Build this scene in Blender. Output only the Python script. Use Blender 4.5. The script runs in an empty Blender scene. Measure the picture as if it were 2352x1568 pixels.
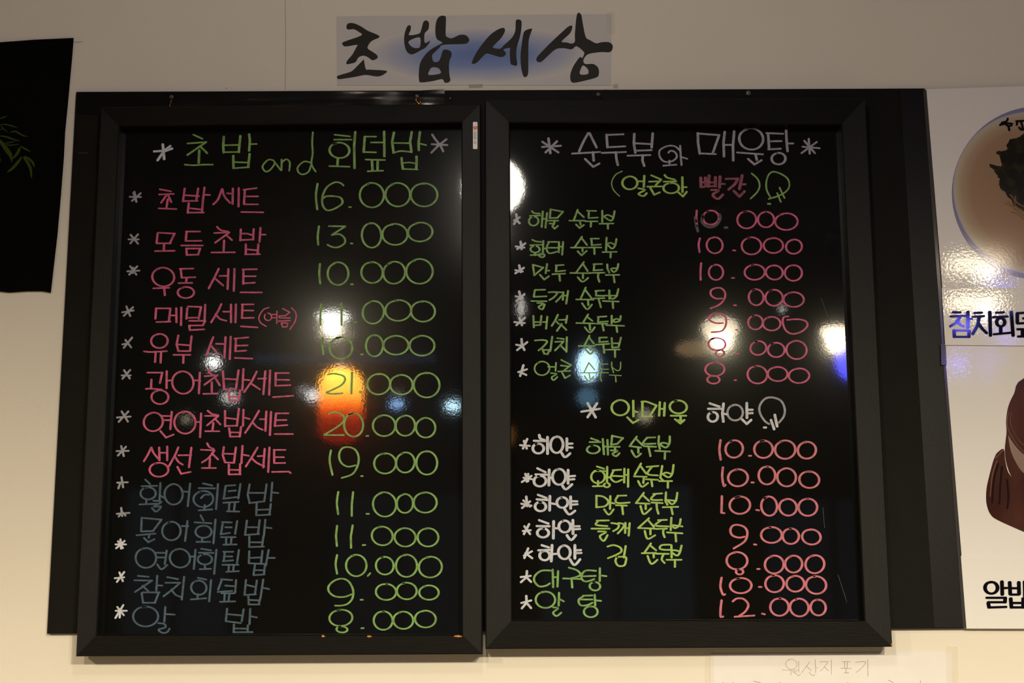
import bpy, bmesh, math, random
from mathutils import Vector, Matrix
random.seed(7)
S = bpy.context.scene
COL = S.collection
R_ = math.radians

# ------------------------------------------------------------ camera
FPX = 3267.0
CAM = Vector((0.0, -2.10, 1.55))
PITCH, ROLL = 10.3, -0.26
cam_rot = Matrix.Rotation(R_(90 + PITCH), 4, 'X') @ Matrix.Rotation(R_(ROLL), 4, 'Z')
cd = bpy.data.cameras.new('camera'); cam = bpy.data.objects.new('camera', cd); COL.objects.link(cam)
cam.matrix_world = Matrix.Translation(CAM) @ cam_rot
cd.sensor_width = 36; cd.sensor_fit = 'HORIZONTAL'; cd.lens = FPX * 36 / 2352
cd.clip_start = 0.02; cd.clip_end = 60
cd.dof.use_dof = True; cd.dof.focus_distance = 2.13; cd.dof.aperture_fstop = 7.0
S.camera = cam
S.view_settings.view_transform = 'Standard'; S.view_settings.look = 'None'
S.view_settings.gamma = 1; S.view_settings.use_curve_mapping = False
S.view_settings.exposure = 0.0
w = bpy.data.worlds.new('world'); S.world = w; w.use_nodes = True
w.node_tree.nodes['Background'].inputs[0].default_value = (0.10, 0.09, 0.10, 1)
w.node_tree.nodes['Background'].inputs[1].default_value = 0.3
S.cycles.use_denoising = True
S.cycles.sample_clamp_indirect = 6
S.cycles.max_bounces = 6

def lamp_light(name, kind, loc, power, color, aim=None, size=0.06, cone=170, blend=1.0):
    d = bpy.data.lights.new(name, kind); d.energy = power; d.color = color
    if kind == 'SPOT':
        d.spot_size = R_(cone); d.spot_blend = blend
    if kind in ('SPOT', 'POINT'):
        d.shadow_soft_size = size
    o = bpy.data.objects.new(name, d); COL.objects.link(o); o.location = loc
    if aim is not None:
        o.rotation_euler = (Vector(aim) - Vector(loc)).to_track_quat('-Z', 'Y').to_euler()
    return o

# ------------------------------------------------------------ geometry on the wall
def ray(px, py):
    return cam_rot.to_3x3() @ Vector(((px - 1176) / FPX, -(py - 784) / FPX, -1))
def P(px, py, depth=0.0):
    """point in front of the wall (plane y = -depth) for a measured photo position"""
    r = ray(px, py); t = (-depth - CAM.y) / r.y
    return CAM + r * t
def RF(px, py, d):
    """where a lamp stands in the room whose mirror image shows at px,py: d metres in front of the wall"""
    r = ray(px, py); t = (d - 0.044 - CAM.y) / r.y
    v = CAM + r * t
    return Vector((v.x, -d, v.z))
PXM = 2.10 / FPX   # metres per photo pixel near the boards

# ------------------------------------------------------------ materials
def mat(name, color, rough=0.5, spec=0.5, noise=None, bump=None, emit=None, metal=0.0, coat=None, alpha=None):
    m = bpy.data.materials.new(name); m.use_nodes = True
    nt = m.node_tree; b = nt.nodes['Principled BSDF']
    b.inputs['Base Color'].default_value = (*color, 1)
    b.inputs['Roughness'].default_value = rough
    b.inputs['Specular IOR Level'].default_value = spec
    b.inputs['Metallic'].default_value = metal
    tc = nt.nodes.new('ShaderNodeTexCoord')
    if noise:   # (scale xyz, color2, lo, hi)
        sc, c2, lo, hi = noise
        mp = nt.nodes.new('ShaderNodeMapping'); mp.inputs['Scale'].default_value = sc
        n = nt.nodes.new('ShaderNodeTexNoise'); n.inputs['Scale'].default_value = 1.0; n.inputs['Detail'].default_value = 5
        r = nt.nodes.new('ShaderNodeValToRGB')
        r.color_ramp.elements[0].position = lo; r.color_ramp.elements[0].color = (*color, 1)
        r.color_ramp.elements[1].position = hi; r.color_ramp.elements[1].color = (*c2, 1)
        nt.links.new(tc.outputs['Object'], mp.inputs['Vector']); nt.links.new(mp.outputs['Vector'], n.inputs['Vector'])
        nt.links.new(n.outputs['Fac'], r.inputs['Fac']); nt.links.new(r.outputs['Color'], b.inputs['Base Color'])
    if bump:    # (scale xyz, distance, detail)
        sc, dist, det = bump
        mp = nt.nodes.new('ShaderNodeMapping'); mp.inputs['Scale'].default_value = sc
        n = nt.nodes.new('ShaderNodeTexNoise'); n.inputs['Scale'].default_value = 1.0; n.inputs['Detail'].default_value = det
        bp = nt.nodes.new('ShaderNodeBump'); bp.inputs['Strength'].default_value = 1.0; bp.inputs['Distance'].default_value = dist
        nt.links.new(tc.outputs['Object'], mp.inputs['Vector']); nt.links.new(mp.outputs['Vector'], n.inputs['Vector'])
        nt.links.new(n.outputs['Fac'], bp.inputs['Height']); nt.links.new(bp.outputs['Normal'], b.inputs['Normal'])
    if coat:
        b.inputs['Coat Weight'].default_value = coat[0]; b.inputs['Coat Roughness'].default_value = coat[1]
    if emit:
        b.inputs['Emission Color'].default_value = (*emit[0], 1); b.inputs['Emission Strength'].default_value = emit[1]
    if alpha is not None:
        b.inputs['Alpha'].default_value = alpha
    return m

M = {}
M['wall'] = mat('wall_paint', (0.79, 0.735, 0.68), 0.62, 0.3, noise=((2.2, 2.2, 2.2), (0.75, 0.70, 0.645), 0.35, 0.7),
                bump=((160, 160, 160), 0.00012, 3))
M['room_wall'] = mat('room_wall_paint', (0.13, 0.115, 0.09), 0.8, 0.2, noise=((1.5, 1.5, 1.5), (0.09, 0.08, 0.06), 0.3, 0.7))
M['ceiling'] = mat('ceiling_paint', (0.05, 0.047, 0.045), 0.85, 0.2, noise=((3, 3, 3), (0.04, 0.038, 0.036), 0.3, 0.7))
M['floor'] = mat('floor_tile', (0.06, 0.045, 0.035), 0.5, 0.4, noise=((6, 6, 6), (0.045, 0.033, 0.025), 0.3, 0.7))
M['backing'] = mat('matt_black_board', (0.0040, 0.0036, 0.0030), 0.6, 0.12, noise=((30, 30, 30), (0.0052, 0.0047, 0.0038), 0.35, 0.7))
M['sheet'] = mat('grained_black_sheet', (0.0035, 0.0034, 0.0038), 0.42, 0.2, bump=((300, 300, 300), 0.00007, 4))
M['tape'] = mat('glossy_black_tape', (0.004, 0.004, 0.004), 0.16, 0.6, bump=((9, 9, 70), 0.0012, 1))
M['frame'] = mat('black_wood_frame', (0.0066, 0.0068, 0.0072), 0.5, 0.18, noise=((240, 240, 30), (0.0082, 0.0082, 0.0084), 0.4, 0.75),
                 bump=((420, 420, 45), 0.00018, 3))
M['frame_h'] = mat('black_wood_frame_horizontal', (0.0042, 0.0038, 0.0033), 0.5, 0.09, noise=((30, 240, 240), (0.0058, 0.0053, 0.0047), 0.4, 0.75),
                   bump=((45, 420, 420), 0.00018, 3))  # same wood with grain turned; shade on these rails put in as darker tone
def panel_mat(name, bd, smear):
    m = mat(name, (0.0045, 0.0042, 0.004), 0.035, 0.5, bump=((360, 360, 360), bd, 1))
    b = m.node_tree.nodes['Principled BSDF']
    # faint film of wiped marker dust: wider second gloss lobe
    b.inputs['Coat Weight'].default_value = smear; b.inputs['Coat Roughness'].default_value = 0.17
    b.inputs['Coat IOR'].default_value = 1.35
    b.inputs['Coat Tint'].default_value = (0.6, 0.76, 1.0, 1)
    return m
M['panelL'] = panel_mat('glossy_black_panel', 9e-6, 0.18)
M['panelR'] = panel_mat('glossy_black_panel_smooth', 6e-6, 0.03)
def ink(name, c, k=0.62):
    d = tuple(x * k for x in c)
    return mat(name, c, 0.5, 0.4, noise=((150, 150, 150), d, 0.40, 0.66))
M['green'] = ink('green_marker', (0.20, 0.40, 0.10))
M['lime'] = ink('lime_marker', (0.32, 0.54, 0.10), 0.75)
M['pink'] = ink('pink_marker', (0.62, 0.095, 0.235), 0.62)
M['dpink'] = ink('faded_pink_marker', (0.28, 0.05, 0.10), 0.5)
M['rose'] = ink('rose_marker', (0.60, 0.15, 0.22), 0.7)
M['blue'] = ink('blue_marker', (0.045, 0.090, 0.155), 0.6)
M['white'] = ink('white_marker', (0.60, 0.62, 0.73), 0.75)
M['grey'] = ink('grey_marker', (0.33, 0.33, 0.40), 0.7)
M['smear'] = ink('wiped_grey_marker', (0.06, 0.055, 0.055), 0.6)
M['pencil'] = mat('pencil_line', (0.34, 0.29, 0.25), 0.7, 0.3, noise=((300, 300, 300), (0.5, 0.45, 0.40), 0.4, 0.7))
M['brush'] = mat('brush_black_vinyl', (0.0085, 0.007, 0.006), 0.55, 0.3, noise=((20, 20, 20), (0.011, 0.009, 0.008), 0.4, 0.6))
M['printblack'] = mat('printed_black', (0.004, 0.004, 0.008), 0.05, 0.5, bump=((500, 500, 500), 3e-6, 2))
M['cloth'] = mat('black_cloth', (0.0016, 0.0015, 0.0018), 0.9, 0.05, noise=((400, 400, 400), (0.0022, 0.002, 0.002), 0.4, 0.6))
M['leaf'] = mat('printed_leaf_green', (0.055, 0.075, 0.008), 0.8, 0.1, noise=((90, 90, 40), (0.03, 0.06, 0.008), 0.35, 0.65))
M['paper'] = mat('note_paper', (0.81, 0.78, 0.82), 0.8, 0.2, noise=((25, 25, 25), (0.79, 0.76, 0.79), 0.4, 0.6))
M['clear_tape'] = mat('clear_tape', (0.80, 0.72, 0.55), 0.3, 0.3, alpha=0.07)
M['glue'] = mat('old_glue', (0.55, 0.46, 0.28), 0.35, 0.5, noise=((200, 200, 200), (0.66, 0.60, 0.46), 0.4, 0.6), alpha=0.65)
M['poster'] = mat('laminated_white_print', (0.84, 0.82, 0.86), 0.04, 0.5, bump=((300, 300, 300), 4.2e-5, 1), noise=((3, 3, 3), (0.82, 0.80, 0.84), 0.4, 0.6))
M['plate'] = None
M['bowl_dark'] = mat('printed_pot_brown', (0.045, 0.016, 0.014), 0.1, 0.5, noise=((18, 18, 8), (0.09, 0.035, 0.028), 0.35, 0.7))
M['bowl_mid'] = mat('printed_pot_highlight', (0.20, 0.10, 0.085), 0.1, 0.5, noise=((30, 30, 12), (0.09, 0.04, 0.035), 0.35, 0.7))
M['bowl_pale'] = mat('printed_pot_sheen', (0.34, 0.25, 0.24), 0.1, 0.5, noise=((30, 30, 12), (0.22, 0.14, 0.13), 0.35, 0.7))
M['bowl_deep'] = mat('printed_pot_groove', (0.018, 0.008, 0.010), 0.1, 0.5)
M['seaweed'] = mat('printed_seaweed', (0.012, 0.010, 0.007), 0.12, 0.5, noise=((60, 60, 60), (0.035, 0.028, 0.014), 0.45, 0.7))
M['noodle'] = mat('printed_noodle', (0.28, 0.17, 0.07), 0.12, 0.5, noise=((60, 60, 60), (0.16, 0.09, 0.04), 0.4, 0.7))
M['edgefilm'] = mat('laminate_edge', (0.055, 0.052, 0.055), 0.12, 0.6)
M['steel'] = mat('screw_steel', (0.42, 0.39, 0.37), 0.35, 0.5, metal=0.85, noise=((300, 300, 300), (0.3, 0.28, 0.26), 0.4, 0.6))
M['blackscrew'] = mat('black_screw', (0.02, 0.02, 0.02), 0.4, 0.5, metal=0.5)
M['copper'] = mat('copper_wire', (0.85, 0.36, 0.07), 0.25, 0.5, metal=1.0)
M['wire'] = mat('grey_wire', (0.45, 0.42, 0.38), 0.35, 0.5, metal=1.0)
M['sticker'] = mat('white_label_paper', (0.86, 0.82, 0.86), 0.35, 0.5)
M['orange_print'] = mat('orange_print', (0.85, 0.16, 0.06), 0.4, 0.4)
M['grey_print'] = mat('grey_print', (0.33, 0.31, 0.33), 0.4, 0.4)
M['rawwood'] = mat('chipped_raw_wood', (0.62, 0.25, 0.07), 0.7, 0.3, noise=((300, 300, 300), (0.45, 0.17, 0.05), 0.4, 0.6))
M['seam'] = mat('wall_seam', (0.33, 0.29, 0.26), 0.8, 0.2)
M['lamp_metal'] = mat('lamp_metal', (0.05, 0.05, 0.05), 0.4, 0.5)
def emis(name, c, s):
    return mat(name, (0.02, 0.02, 0.02), 0.6, 0.2, emit=(c, s))

# ------------------------------------------------------------ object helpers
def tag(o, label=None, cat=None, group=None, kind=None):
    if label: o['label'] = label
    if cat: o['category'] = cat
    if group: o['group'] = group
    if kind: o['kind'] = kind
    return o
def empty(name, loc=(0, 0, 0)):
    o = bpy.data.objects.new(name, None); COL.objects.link(o); o.location = loc; o.empty_display_size = 0.05
    return o
def mesh_obj(name, verts, faces, m, parent=None, origin=None, smooth=False):
    me = bpy.data.meshes.new(name)
    org = Vector(origin) if origin is not None else Vector((0, 0, 0))
    if parent is not None and origin is None:
        org = parent_world(parent)
    me.from_pydata([tuple(Vector(v) - org) for v in verts], [], faces)
    me.materials.append(m)
    if smooth:
        for p in me.polygons: p.use_smooth = True
    me.update()
    o = bpy.data.objects.new(name, me); COL.objects.link(o)
    if parent is not None:
        o.parent = parent
        o.location = org - parent_world(parent)
    else:
        o.location = org
    return o
def parent_world(p):
    v = Vector(p.location)
    while p.parent: p = p.parent; v = v + Vector(p.location)
    return v
def prism(pts, back, m, name, parent=None, origin=None, face_uv=None):
    """pts: world points on a front face (any planar ring, counter-clockwise seen from the room), extruded back in +y by `back`"""
    n = len(pts); v = [Vector(p) for p in pts] + [Vector(p) + Vector((0, back, 0)) for p in pts]
    f = [tuple(range(n))] + [tuple(range(2 * n - 1, n - 1, -1))]
    for i in range(n):
        j = (i + 1) % n; f.append((i, n + i, n + j, j))
    me_o = mesh_obj(name, v, f, m, parent, origin)
    bm = bmesh.new(); bm.from_mesh(me_o.data); bmesh.ops.recalc_face_normals(bm, faces=bm.faces); bm.to_mesh(me_o.data); bm.free()
    return me_o
def pxquad(q, depth): return [P(x, y, depth) for x, y in q]
def plate(name, q, depth, thick, m, parent=None, origin=None):
    return prism(pxquad(q, depth), thick, m, name, parent, origin)
def box(name, lo, hi, m, parent=None, origin=None):
    x0, y0, z0 = lo; x1, y1, z1 = hi
    v = [(x0, y0, z0), (x1, y0, z0), (x1, y1, z0), (x0, y1, z0), (x0, y0, z1), (x1, y0, z1), (x1, y1, z1), (x0, y1, z1)]
    f = [(0, 3, 2, 1), (4, 5, 6, 7), (0, 1, 5, 4), (1, 2, 6, 5), (2, 3, 7, 6), (3, 0, 4, 7)]
    return mesh_obj(name, v, f, m, parent, origin)
def lathe(name, c, prof, m, parent=None, seg=24, axis='Z', smooth=True):
    v = []; f = []
    for (r, h) in prof:
        for k in range(seg):
            a = 2 * math.pi * k / seg
            if axis == 'Z': v.append((c[0] + r * math.cos(a), c[1] + r * math.sin(a), c[2] + h))
            else: v.append((c[0] + r * math.cos(a), c[1] + h, c[2] + r * math.sin(a)))
    for i in range(len(prof) - 1):
        for k in range(seg):
            k2 = (k + 1) % seg
            f.append((i * seg + k, i * seg + k2, (i + 1) * seg + k2, (i + 1) * seg + k))
    f.append(tuple(range(seg))); f.append(tuple((len(prof) - 1) * seg + k for k in range(seg)))
    o = mesh_obj(name, v, f, m, parent, None, smooth)
    bm = bmesh.new(); bm.from_mesh(o.data); bmesh.ops.recalc_face_normals(bm, faces=bm.faces); bm.to_mesh(o.data); bm.free()
    return o
def tube(name, pts, r, m, parent=None, seg=6):
    pts = [Vector(p) for p in pts]; v = []; f = []
    for i, p in enumerate(pts):
        d = (pts[min(i + 1, len(pts) - 1)] - pts[max(i - 1, 0)]).normalized()
        a = d.cross(Vector((0.31, 0.83, 0.46))).normalized(); b = d.cross(a)
        for k in range(seg):
            t = 2 * math.pi * k / seg; v.append(p + (a * math.cos(t) + b * math.sin(t)) * r)
    for i in range(len(pts) - 1):
        for k in range(seg):
            k2 = (k + 1) % seg
            f.append((i * seg + k, i * seg + k2, (i + 1) * seg + k2, (i + 1) * seg + k))
    f.append(tuple(range(seg))); f.append(tuple((len(pts) - 1) * seg + k for k in range(seg)))
    return mesh_obj(name, v, f, m, parent, None, True)

# ------------------------------------------------------------ hand lettering: pen strokes swept with a flat nib
CROPS = dict(A=(260, 280), B=(660, 280), C=(260, 580), D=(660, 580), E=(260, 880), F=(660, 880), G=(230, 1180), H=(660, 1180),
             I=(1160, 280), J=(1540, 280), K=(1160, 580), L=(1540, 580), M=(1160, 880), N=(1540, 880), O=(1160, 1180), Q=(1580, 1180))
def conv(c, pts, scale=4.612):
    x0, y0 = CROPS[c] if isinstance(c, str) else c
    return [(x0 + a / scale, y0 + b / scale) for a, b in pts]
def catmull(p, n=7):
    out = []
    q = [p[0]] + p + [p[-1]]
    for i in range(1, len(q) - 2):
        for k in range(n):
            t = k / n; t2 = t * t; t3 = t2 * t
            out.append(tuple(0.5 * (2 * q[i][j] + (q[i + 1][j] - q[i - 1][j]) * t + (2 * q[i - 1][j] - 5 * q[i][j] + 4 * q[i + 1][j] - q[i + 2][j]) * t2
                                    + (3 * q[i][j] - q[i - 1][j] - 3 * q[i + 1][j] + q[i + 2][j]) * t3) for j in (0, 1)))
    out.append(p[-1]); return out
def parse(txt, crop, scale=4.612):
    """strokes separated by ';' - '~' smooth line, 'o cx cy rx ry' ring, else straight strokes"""
    res = []
    for s in txt.split(';'):
        s = s.strip()
        if not s: continue
        if s[0] == 'o':
            cx, cy, rx, ry = map(float, s[1:].split()[:4])
            tilt = random.uniform(-0.06, 0.06); st = random.uniform(-0.35, 0.15); pts = []
            N = 30; span = 2 * math.pi + random.uniform(0.1, 0.45); k3 = random.uniform(-0.03, 0.03); ph = random.uniform(0, 6)
            for k in range(N + 1):
                a = -math.pi / 2 + st - span * k / N
                rr = 1 + k3 * math.sin(2 * a + ph) - (0.05 * (1 - k / 3) if k < 3 else 0)
                x, y = rx * rr * math.cos(a), ry * rr * math.sin(a)
                pts.append((cx + x - y * tilt, cy + y + x * tilt))
            res.append((conv(crop, pts, scale), True)); continue
        sm = s[0] == '~'; v = list(map(float, s.lstrip('~').split()))
        pts = conv(crop, list(zip(v[0::2], v[1::2])), scale)
        if sm and len(pts) > 2: res.append((catmull(pts), True))
        else:
            for i in range(len(pts) - 1): res.append(([pts[i], pts[i + 1]], False))
    return res
class Ink:
    def __init__(self): self.v = []; self.f = []; self.k = 0
    def stroke(self, pts, a, b, depth, taper=False):
        """pts in photo pixels; a, b half widths (px) of the nib across and along"""
        self.k += 1; dep = depth + 0.00002 * self.k; v = self.v; f = self.f; n = len(pts); base = len(v)
        def hw(dx, dy):
            l = math.hypot(dx, dy) or 1; dx /= l; dy /= l
            return math.sqrt((a * dy) ** 2 + (b * dx) ** 2), dx, dy
        for i, (x, y) in enumerate(pts):
            p0 = pts[max(i - 1, 0)]; p1 = pts[min(i + 1, n - 1)]
            h, dx, dy = hw(p1[0] - p0[0], p1[1] - p0[1])
            if taper:
                t = i / (n - 1); h *= max(0.04, math.sin(math.pi * min(1, 0.06 + t * 0.94)) ** 0.7)
            v.append(P(x - dy * h, y + dx * h, dep)); v.append(P(x + dy * h, y - dx * h, dep))
        for i in range(n - 1):
            q = base + 2 * i; f.append((q, q + 1, q + 3, q + 2))
        if not taper:
            for end in (0, n - 1):      # rounded ends
                p0 = pts[1] if end == 0 else pts[n - 2]; pe = pts[end]
                h, dx, dy = hw(pe[0] - p0[0], pe[1] - p0[1]); c0 = len(v); K = 6
                hl = min(h, b * 1.1 + 0.2)
                for k in range(K + 1):
                    t = -math.pi / 2 + math.pi * k / K
                    v.append(P(pe[0] + dx * hl * math.cos(t) - dy * h * math.sin(t), pe[1] + dy * hl * math.cos(t) + dx * h * math.sin(t), dep))
                f.append(tuple(range(c0, c0 + K + 1)))
    def text(self, txt, crop, a, b, depth, scale=4.612):
        for pts, sm in parse(txt, crop, scale): self.stroke(pts, a, b, depth)
        return self
    def build(self, name, m, parent):
        o = mesh_obj(name, self.v, self.f, m, parent)
        bm = bmesh.new(); bm.from_mesh(o.data)
        for fc in bm.faces:
            if fc.normal.y > 0: fc.normal_flip()
        bm.to_mesh(o.data); bm.free(); return o
def poly_obj(name, rings, crop, depth, m, parent, scale, smooth=True, thick=0.0004):
    """filled outline (with holes) as a thin extruded mesh"""
    cu = bpy.data.curves.new('outline', 'CURVE'); cu.dimensions = '2D'; cu.fill_mode = 'BOTH'; cu.extrude = thick / 2
    for r in rings:
        if isinstance(r, str):
            v = list(map(float, r.replace(',', ' ').split())); r = list(zip(v[0::2], v[1::2]))
        pts = conv(crop, r, scale)
        if smooth:
            c = catmull([pts[-1]] + pts + [pts[0], pts[1]], 4); pts = c[4:-5]
        sp = cu.splines.new('POLY'); sp.points.add(len(pts) - 1); sp.use_cyclic_u = True
        for q, (x, y) in zip(sp.points, pts):
            w3 = P(x, y, depth); q.co = (w3.x, w3.z, 0, 1)
    ob = bpy.data.objects.new('outline', cu); COL.objects.link(ob)
    bpy.context.view_layer.update()
    me = bpy.data.meshes.new_from_object(ob.evaluated_get(bpy.context.evaluated_depsgraph_get()))
    bpy.data.objects.remove(ob); org = parent_world(parent) if parent else Vector((0, 0, 0))
    for vv in me.vertices:
        x, z, d = vv.co; vv.co = Vector((x, -depth - d, z)) - org
    bm = bmesh.new(); bm.from_mesh(me); bmesh.ops.recalc_face_normals(bm, faces=bm.faces); bm.to_mesh(me); bm.free()
    me.materials.clear(); me.materials.append(m); me.name = name
    o = bpy.data.objects.new(name, me); COL.objects.link(o)
    if parent: o.parent = parent
    return o

# ============================================================ ROOM SHELL
XL, XR, YB, ZC = -3.0, 3.2, -7.6, 2.95
wall = box('wall_front', (XL, 0, 0), (XR, 0.12, ZC), M['wall']); tag(wall, 'beige painted wall carrying the menu boards', kind='structure')
tag(box('floor', (XL, YB, -0.1), (XR, 0.12, 0), M['floor']), 'dark restaurant floor', kind='structure')
tag(box('ceiling', (XL, YB, ZC), (XR, 0.12, ZC + 0.1), M['ceiling']), 'dim ceiling', kind='structure')
tag(box('wall_left', (XL - 0.1, YB, 0), (XL, 0.12, ZC), M['room_wall']), 'side wall', kind='structure')
tag(box('wall_right', (XR, YB, 0), (XR + 0.1, 0.12, ZC), M['room_wall']), 'side wall', kind='structure')
wb = box('wall_back', (XL, YB - 0.1, 0), (XR, YB, ZC), M['room_wall']); tag(wb, 'far wall of the dining room', kind='structure')
# hairline seam in the paint, and a pencil tick
s = Ink(); s.stroke([(655, 0), (656, 90), (655, 205)], 0.6, 0.6, 0.0003); s.build('seam', M['seam'], wall)
s = Ink(); s.stroke([(170, 97), (189, 96)], 0.7, 0.7, 0.0003); s.build('pencil_tick', M['seam'], wall)
s = Ink(); s.stroke([(519, 202.5), (521, 202.5)], 1.2, 1.2, 0.0003); s.build('wall_speck', M['glue'], wall)

# ============================================================ BACKING BOARD and black sheets
bk = empty('backing_board', P(1150, 1449, 0.0)); tag(bk, 'wide matt black board on the wall behind both menu boards', 'board')
plate('board_sheet', [(108, 1455), (2214, 1443), (2124, 203), (175, 211)], 0.008, 0.0078, M['backing'], bk)
plate('edge_sheet', [(2146, 1441), (2214, 1441), (2124, 204.5), (2067, 205)], 0.0086, 0.0005, M['sheet'], bk)
ti = Ink(); ti.stroke([(181, 351), (200, 351)], 0.7, 0.7, 0.0083); ti.build('scuff_mark', M['smear'], bk)
# loose glossy tape strip over the top edge, rippled at its free end
def tape_strip():
    nx, nz = 60, 8; v = []; f = []
    for i in range(nx + 1):
        u = i / nx; x = 178 + (1021 - 178) * u
        top = 211 + (210 - 211) * u - (5.0 * max(0, (u - 0.9) / 0.1) ** 0.7 if u > 0.9 else 0); bot = 262
        for j in range(nz + 1):
            t = j / nz; y = top + (bot - top) * t
            amp = 0.0009 * max(0, (u - 0.62) / 0.38) + 0.00025
            dd = 0.0094 + amp * (math.sin(x / 17 + t * 3) * 0.6 + math.sin(x / 43 - t * 5) * 0.8)
            v.append(P(x, y, min(dd, 0.0112)))
    for i in range(nx):
        for j in range(nz):
            a = i * (nz + 1) + j; f.append((a, a + 1, a + nz + 2, a + nz + 1))
    o = mesh_obj('tape_strip', v, f, M['tape'], None, P(600, 262, 0.009), True)
    return o
tag(tape_strip(), 'shiny black tape strip peeling along the top edge of the backing board', 'tape')

# ============================================================ FRAMED BOARDS
def framed(name, outer, inner, label, pm):
    """outer/inner: corner positions TL TR BR BL of the front face"""
    FD, BD, PD = 0.040, 0.012, 0.020
    cx = (outer[3][0] + outer[2][0]) / 2
    root = empty(name, P(cx, outer[2][1], 0.03)); tag(root, label, 'menu board')
    O = pxquad(outer, FD); I = pxquad(inner, FD); bev = 0.0016
    names = ['top', 'right', 'bottom', 'left']
    for i in range(4):
        j = (i + 1) % 4; v = []
        for a, b in ((O[i], I[i]), (O[j], I[j])):
            d = (b - a); t = bev * 1.41 / d.length
            prof = [(a, -BD), (a, -FD + bev), (a + d * t, -FD), (b - d * t, -FD), (b, -FD + bev), (b, -BD)]
            for q, yy in prof: v.append(Vector((q.x, yy, q.z)))
        f = [(k, k + 1, 6 + k + 1, 6 + k) for k in range(5)] + [(5, 0, 6, 11), (0, 5, 4, 3, 2, 1), (6, 7, 8, 9, 10, 11)]
        o = mesh_obj('frame_rail', v, f, M['frame'] if i in (1, 3) else M['frame_h'], root)
        bm = bmesh.new(); bm.from_mesh(o.data); bmesh.ops.recalc_face_normals(bm, faces=bm.faces); bm.to_mesh(o.data); bm.free()
    cen = sum(I, Vector()) / 4; g = []
    for q in I:
        d = (q - cen); q2 = q + Vector((math.copysign(0.004, d.x), 0, math.copysign(0.004, d.z))); g.append(Vector((q2.x, -PD, q2.z)))
    g = [g[3], g[2], g[1], g[0]]
    pn = prism(g, 0.004, pm, 'writing_panel', root)
    return root, pn, PD
LB, LP, PD = framed('framed_menu_board', [(231, 245), (1104, 238), (1108, 1502), (174, 1507)], [(274, 290), (1060, 282), (1061, 1457), (222, 1457)],
                    'black framed menu board on the left listing sushi sets, hung on copper wires', M['panelL'])
RB, RP, PD = framed('framed_menu_board', [(1114, 228), (1988, 225), (2050, 1485), (1115, 1490)], [(1171, 282), (1933, 286), (1986, 1424), (1176, 1423)],
                    'black framed menu board on the right listing soft tofu stews', M['panelR'])
DI = PD + 0.0003
# panel px are read through the photo, so lettering is projected onto the panel plane
def put(panel, name, m, txt, crop, wt=(2.9, 1.7), label=None):
    o = Ink().text(txt, crop, wt[0], wt[1], DI).build(name, M[m], panel)
    if label: o['label'] = label
    return o
T = (2.9, 1.75); N_ = (2.6, 1.8); TH = (2.1, 1.7); F_ = (2.6, 2.1)
# ---- left board
put(LP, 'title_lettering', 'green', '850 135 945 178;785 228 985 213 785 350;920 255 995 330;912 300 906 435;~757 452 850 458 960 452 1055 452;'
    '1172 155 1165 250 1170 325;1347 148 1330 320;1172 247 1325 243;1170 320 1340 317;1440 130 1448 200 1440 305;1448 235 1520 233;1272 358 1275 490;1445 338 1430 480;1275 425 1435 430;1275 490 1440 478', 'A', T, 'green marker heading')
put(LP, 'title_lettering', 'green', '~1695 405 1640 402 1582 470 1612 523 1660 510 1710 440 1695 405;1695 405 1775 510;1783 400 1783 510;~1783 500 1790 430 1835 395 1870 430 1865 515;'
    '~2090 430 2020 420 1955 480 1965 535 2010 555 2070 525 2098 450;~2115 110 2108 220 2113 330 2100 430 2115 480 2145 525', 'A', TH, 'green handwritten word and')
put(LP, 'title_lettering', 'green', '500 135 665 153;495 187 680 187;o 552 300 105 82;535 385 530 465;445 467 660 474;720 105 708 250 712 490;'
    '815 155 940 155;820 155 808 320;805 318 940 322;885 217 1015 217;1025 100 1028 365;828 398 1035 403;895 400 902 515;958 400 955 505;850 522 1015 515;'
    '1130 110 1110 210 1125 328;1318 105 1300 210 1315 320;1110 222 1300 225;~1125 328 1200 308 1310 318;1405 105 1390 220 1393 300;1400 228 1470 245;1210 380 1215 440 1225 498;1368 365 1370 430 1365 490;1215 435 1290 428 1368 440;1225 498 1380 503', 'B', T)
put(LP, 'star_mark', 'white', '525 238 540 392;432 312 540 305;~605 255 540 310 470 405;625 282 540 312', 'A', (3.2, 2.4))
put(LP, 'star_mark', 'grey', '~1535 135 1565 180 1620 250 1650 310;1530 235 1695 245;1685 183 1600 250 1525 325', 'B', (2.6, 2.2))
LSTAR = [('A', '225 740 245 845;175 792 295 795;290 755 200 835;215 750 240 830'), ('A', '185 1195 262 1288;262 1190 182 1285;162 1243 270 1243'),
         ('C', '180 145 245 232;255 145 170 232;150 198 278 190;210 160 205 215'), ('C', '140 570 180 670;210 578 112 668;95 632 218 612'), ('C', '130 925 190 1003;200 900 112 1008;97 972 160 960'),
         ('C', '115 1245 175 1332;180 1242 98 1335;90 1300 185 1300'), ('E', '90 298 155 405;160 298 58 408;38 362 185 352'), ('E', '85 665 112 770;135 672 50 765;35 718 165 715'),
         ('E', '88 995 105 1100;~55 1112 75 1060 95 1050;42 1052 155 1047'), ('E', '85 1320 95 1405;38 1382 172 1372;58 1410 100 1365 130 1400'), ('G', '215 270 222 365;260 285 170 362;163 322 275 322;190 290 240 360'),
         ('G', '205 620 240 710;255 615 178 718;155 680 255 670'), ('G', '182 985 250 1070;245 965 162 1100;165 1025 282 1025;212 1030 207 1095')]
for c, t in LSTAR: put(LP, 'star_mark', 'grey' if c in 'ACE' else 'white', t, c, (2.5, 2.0))
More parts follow.
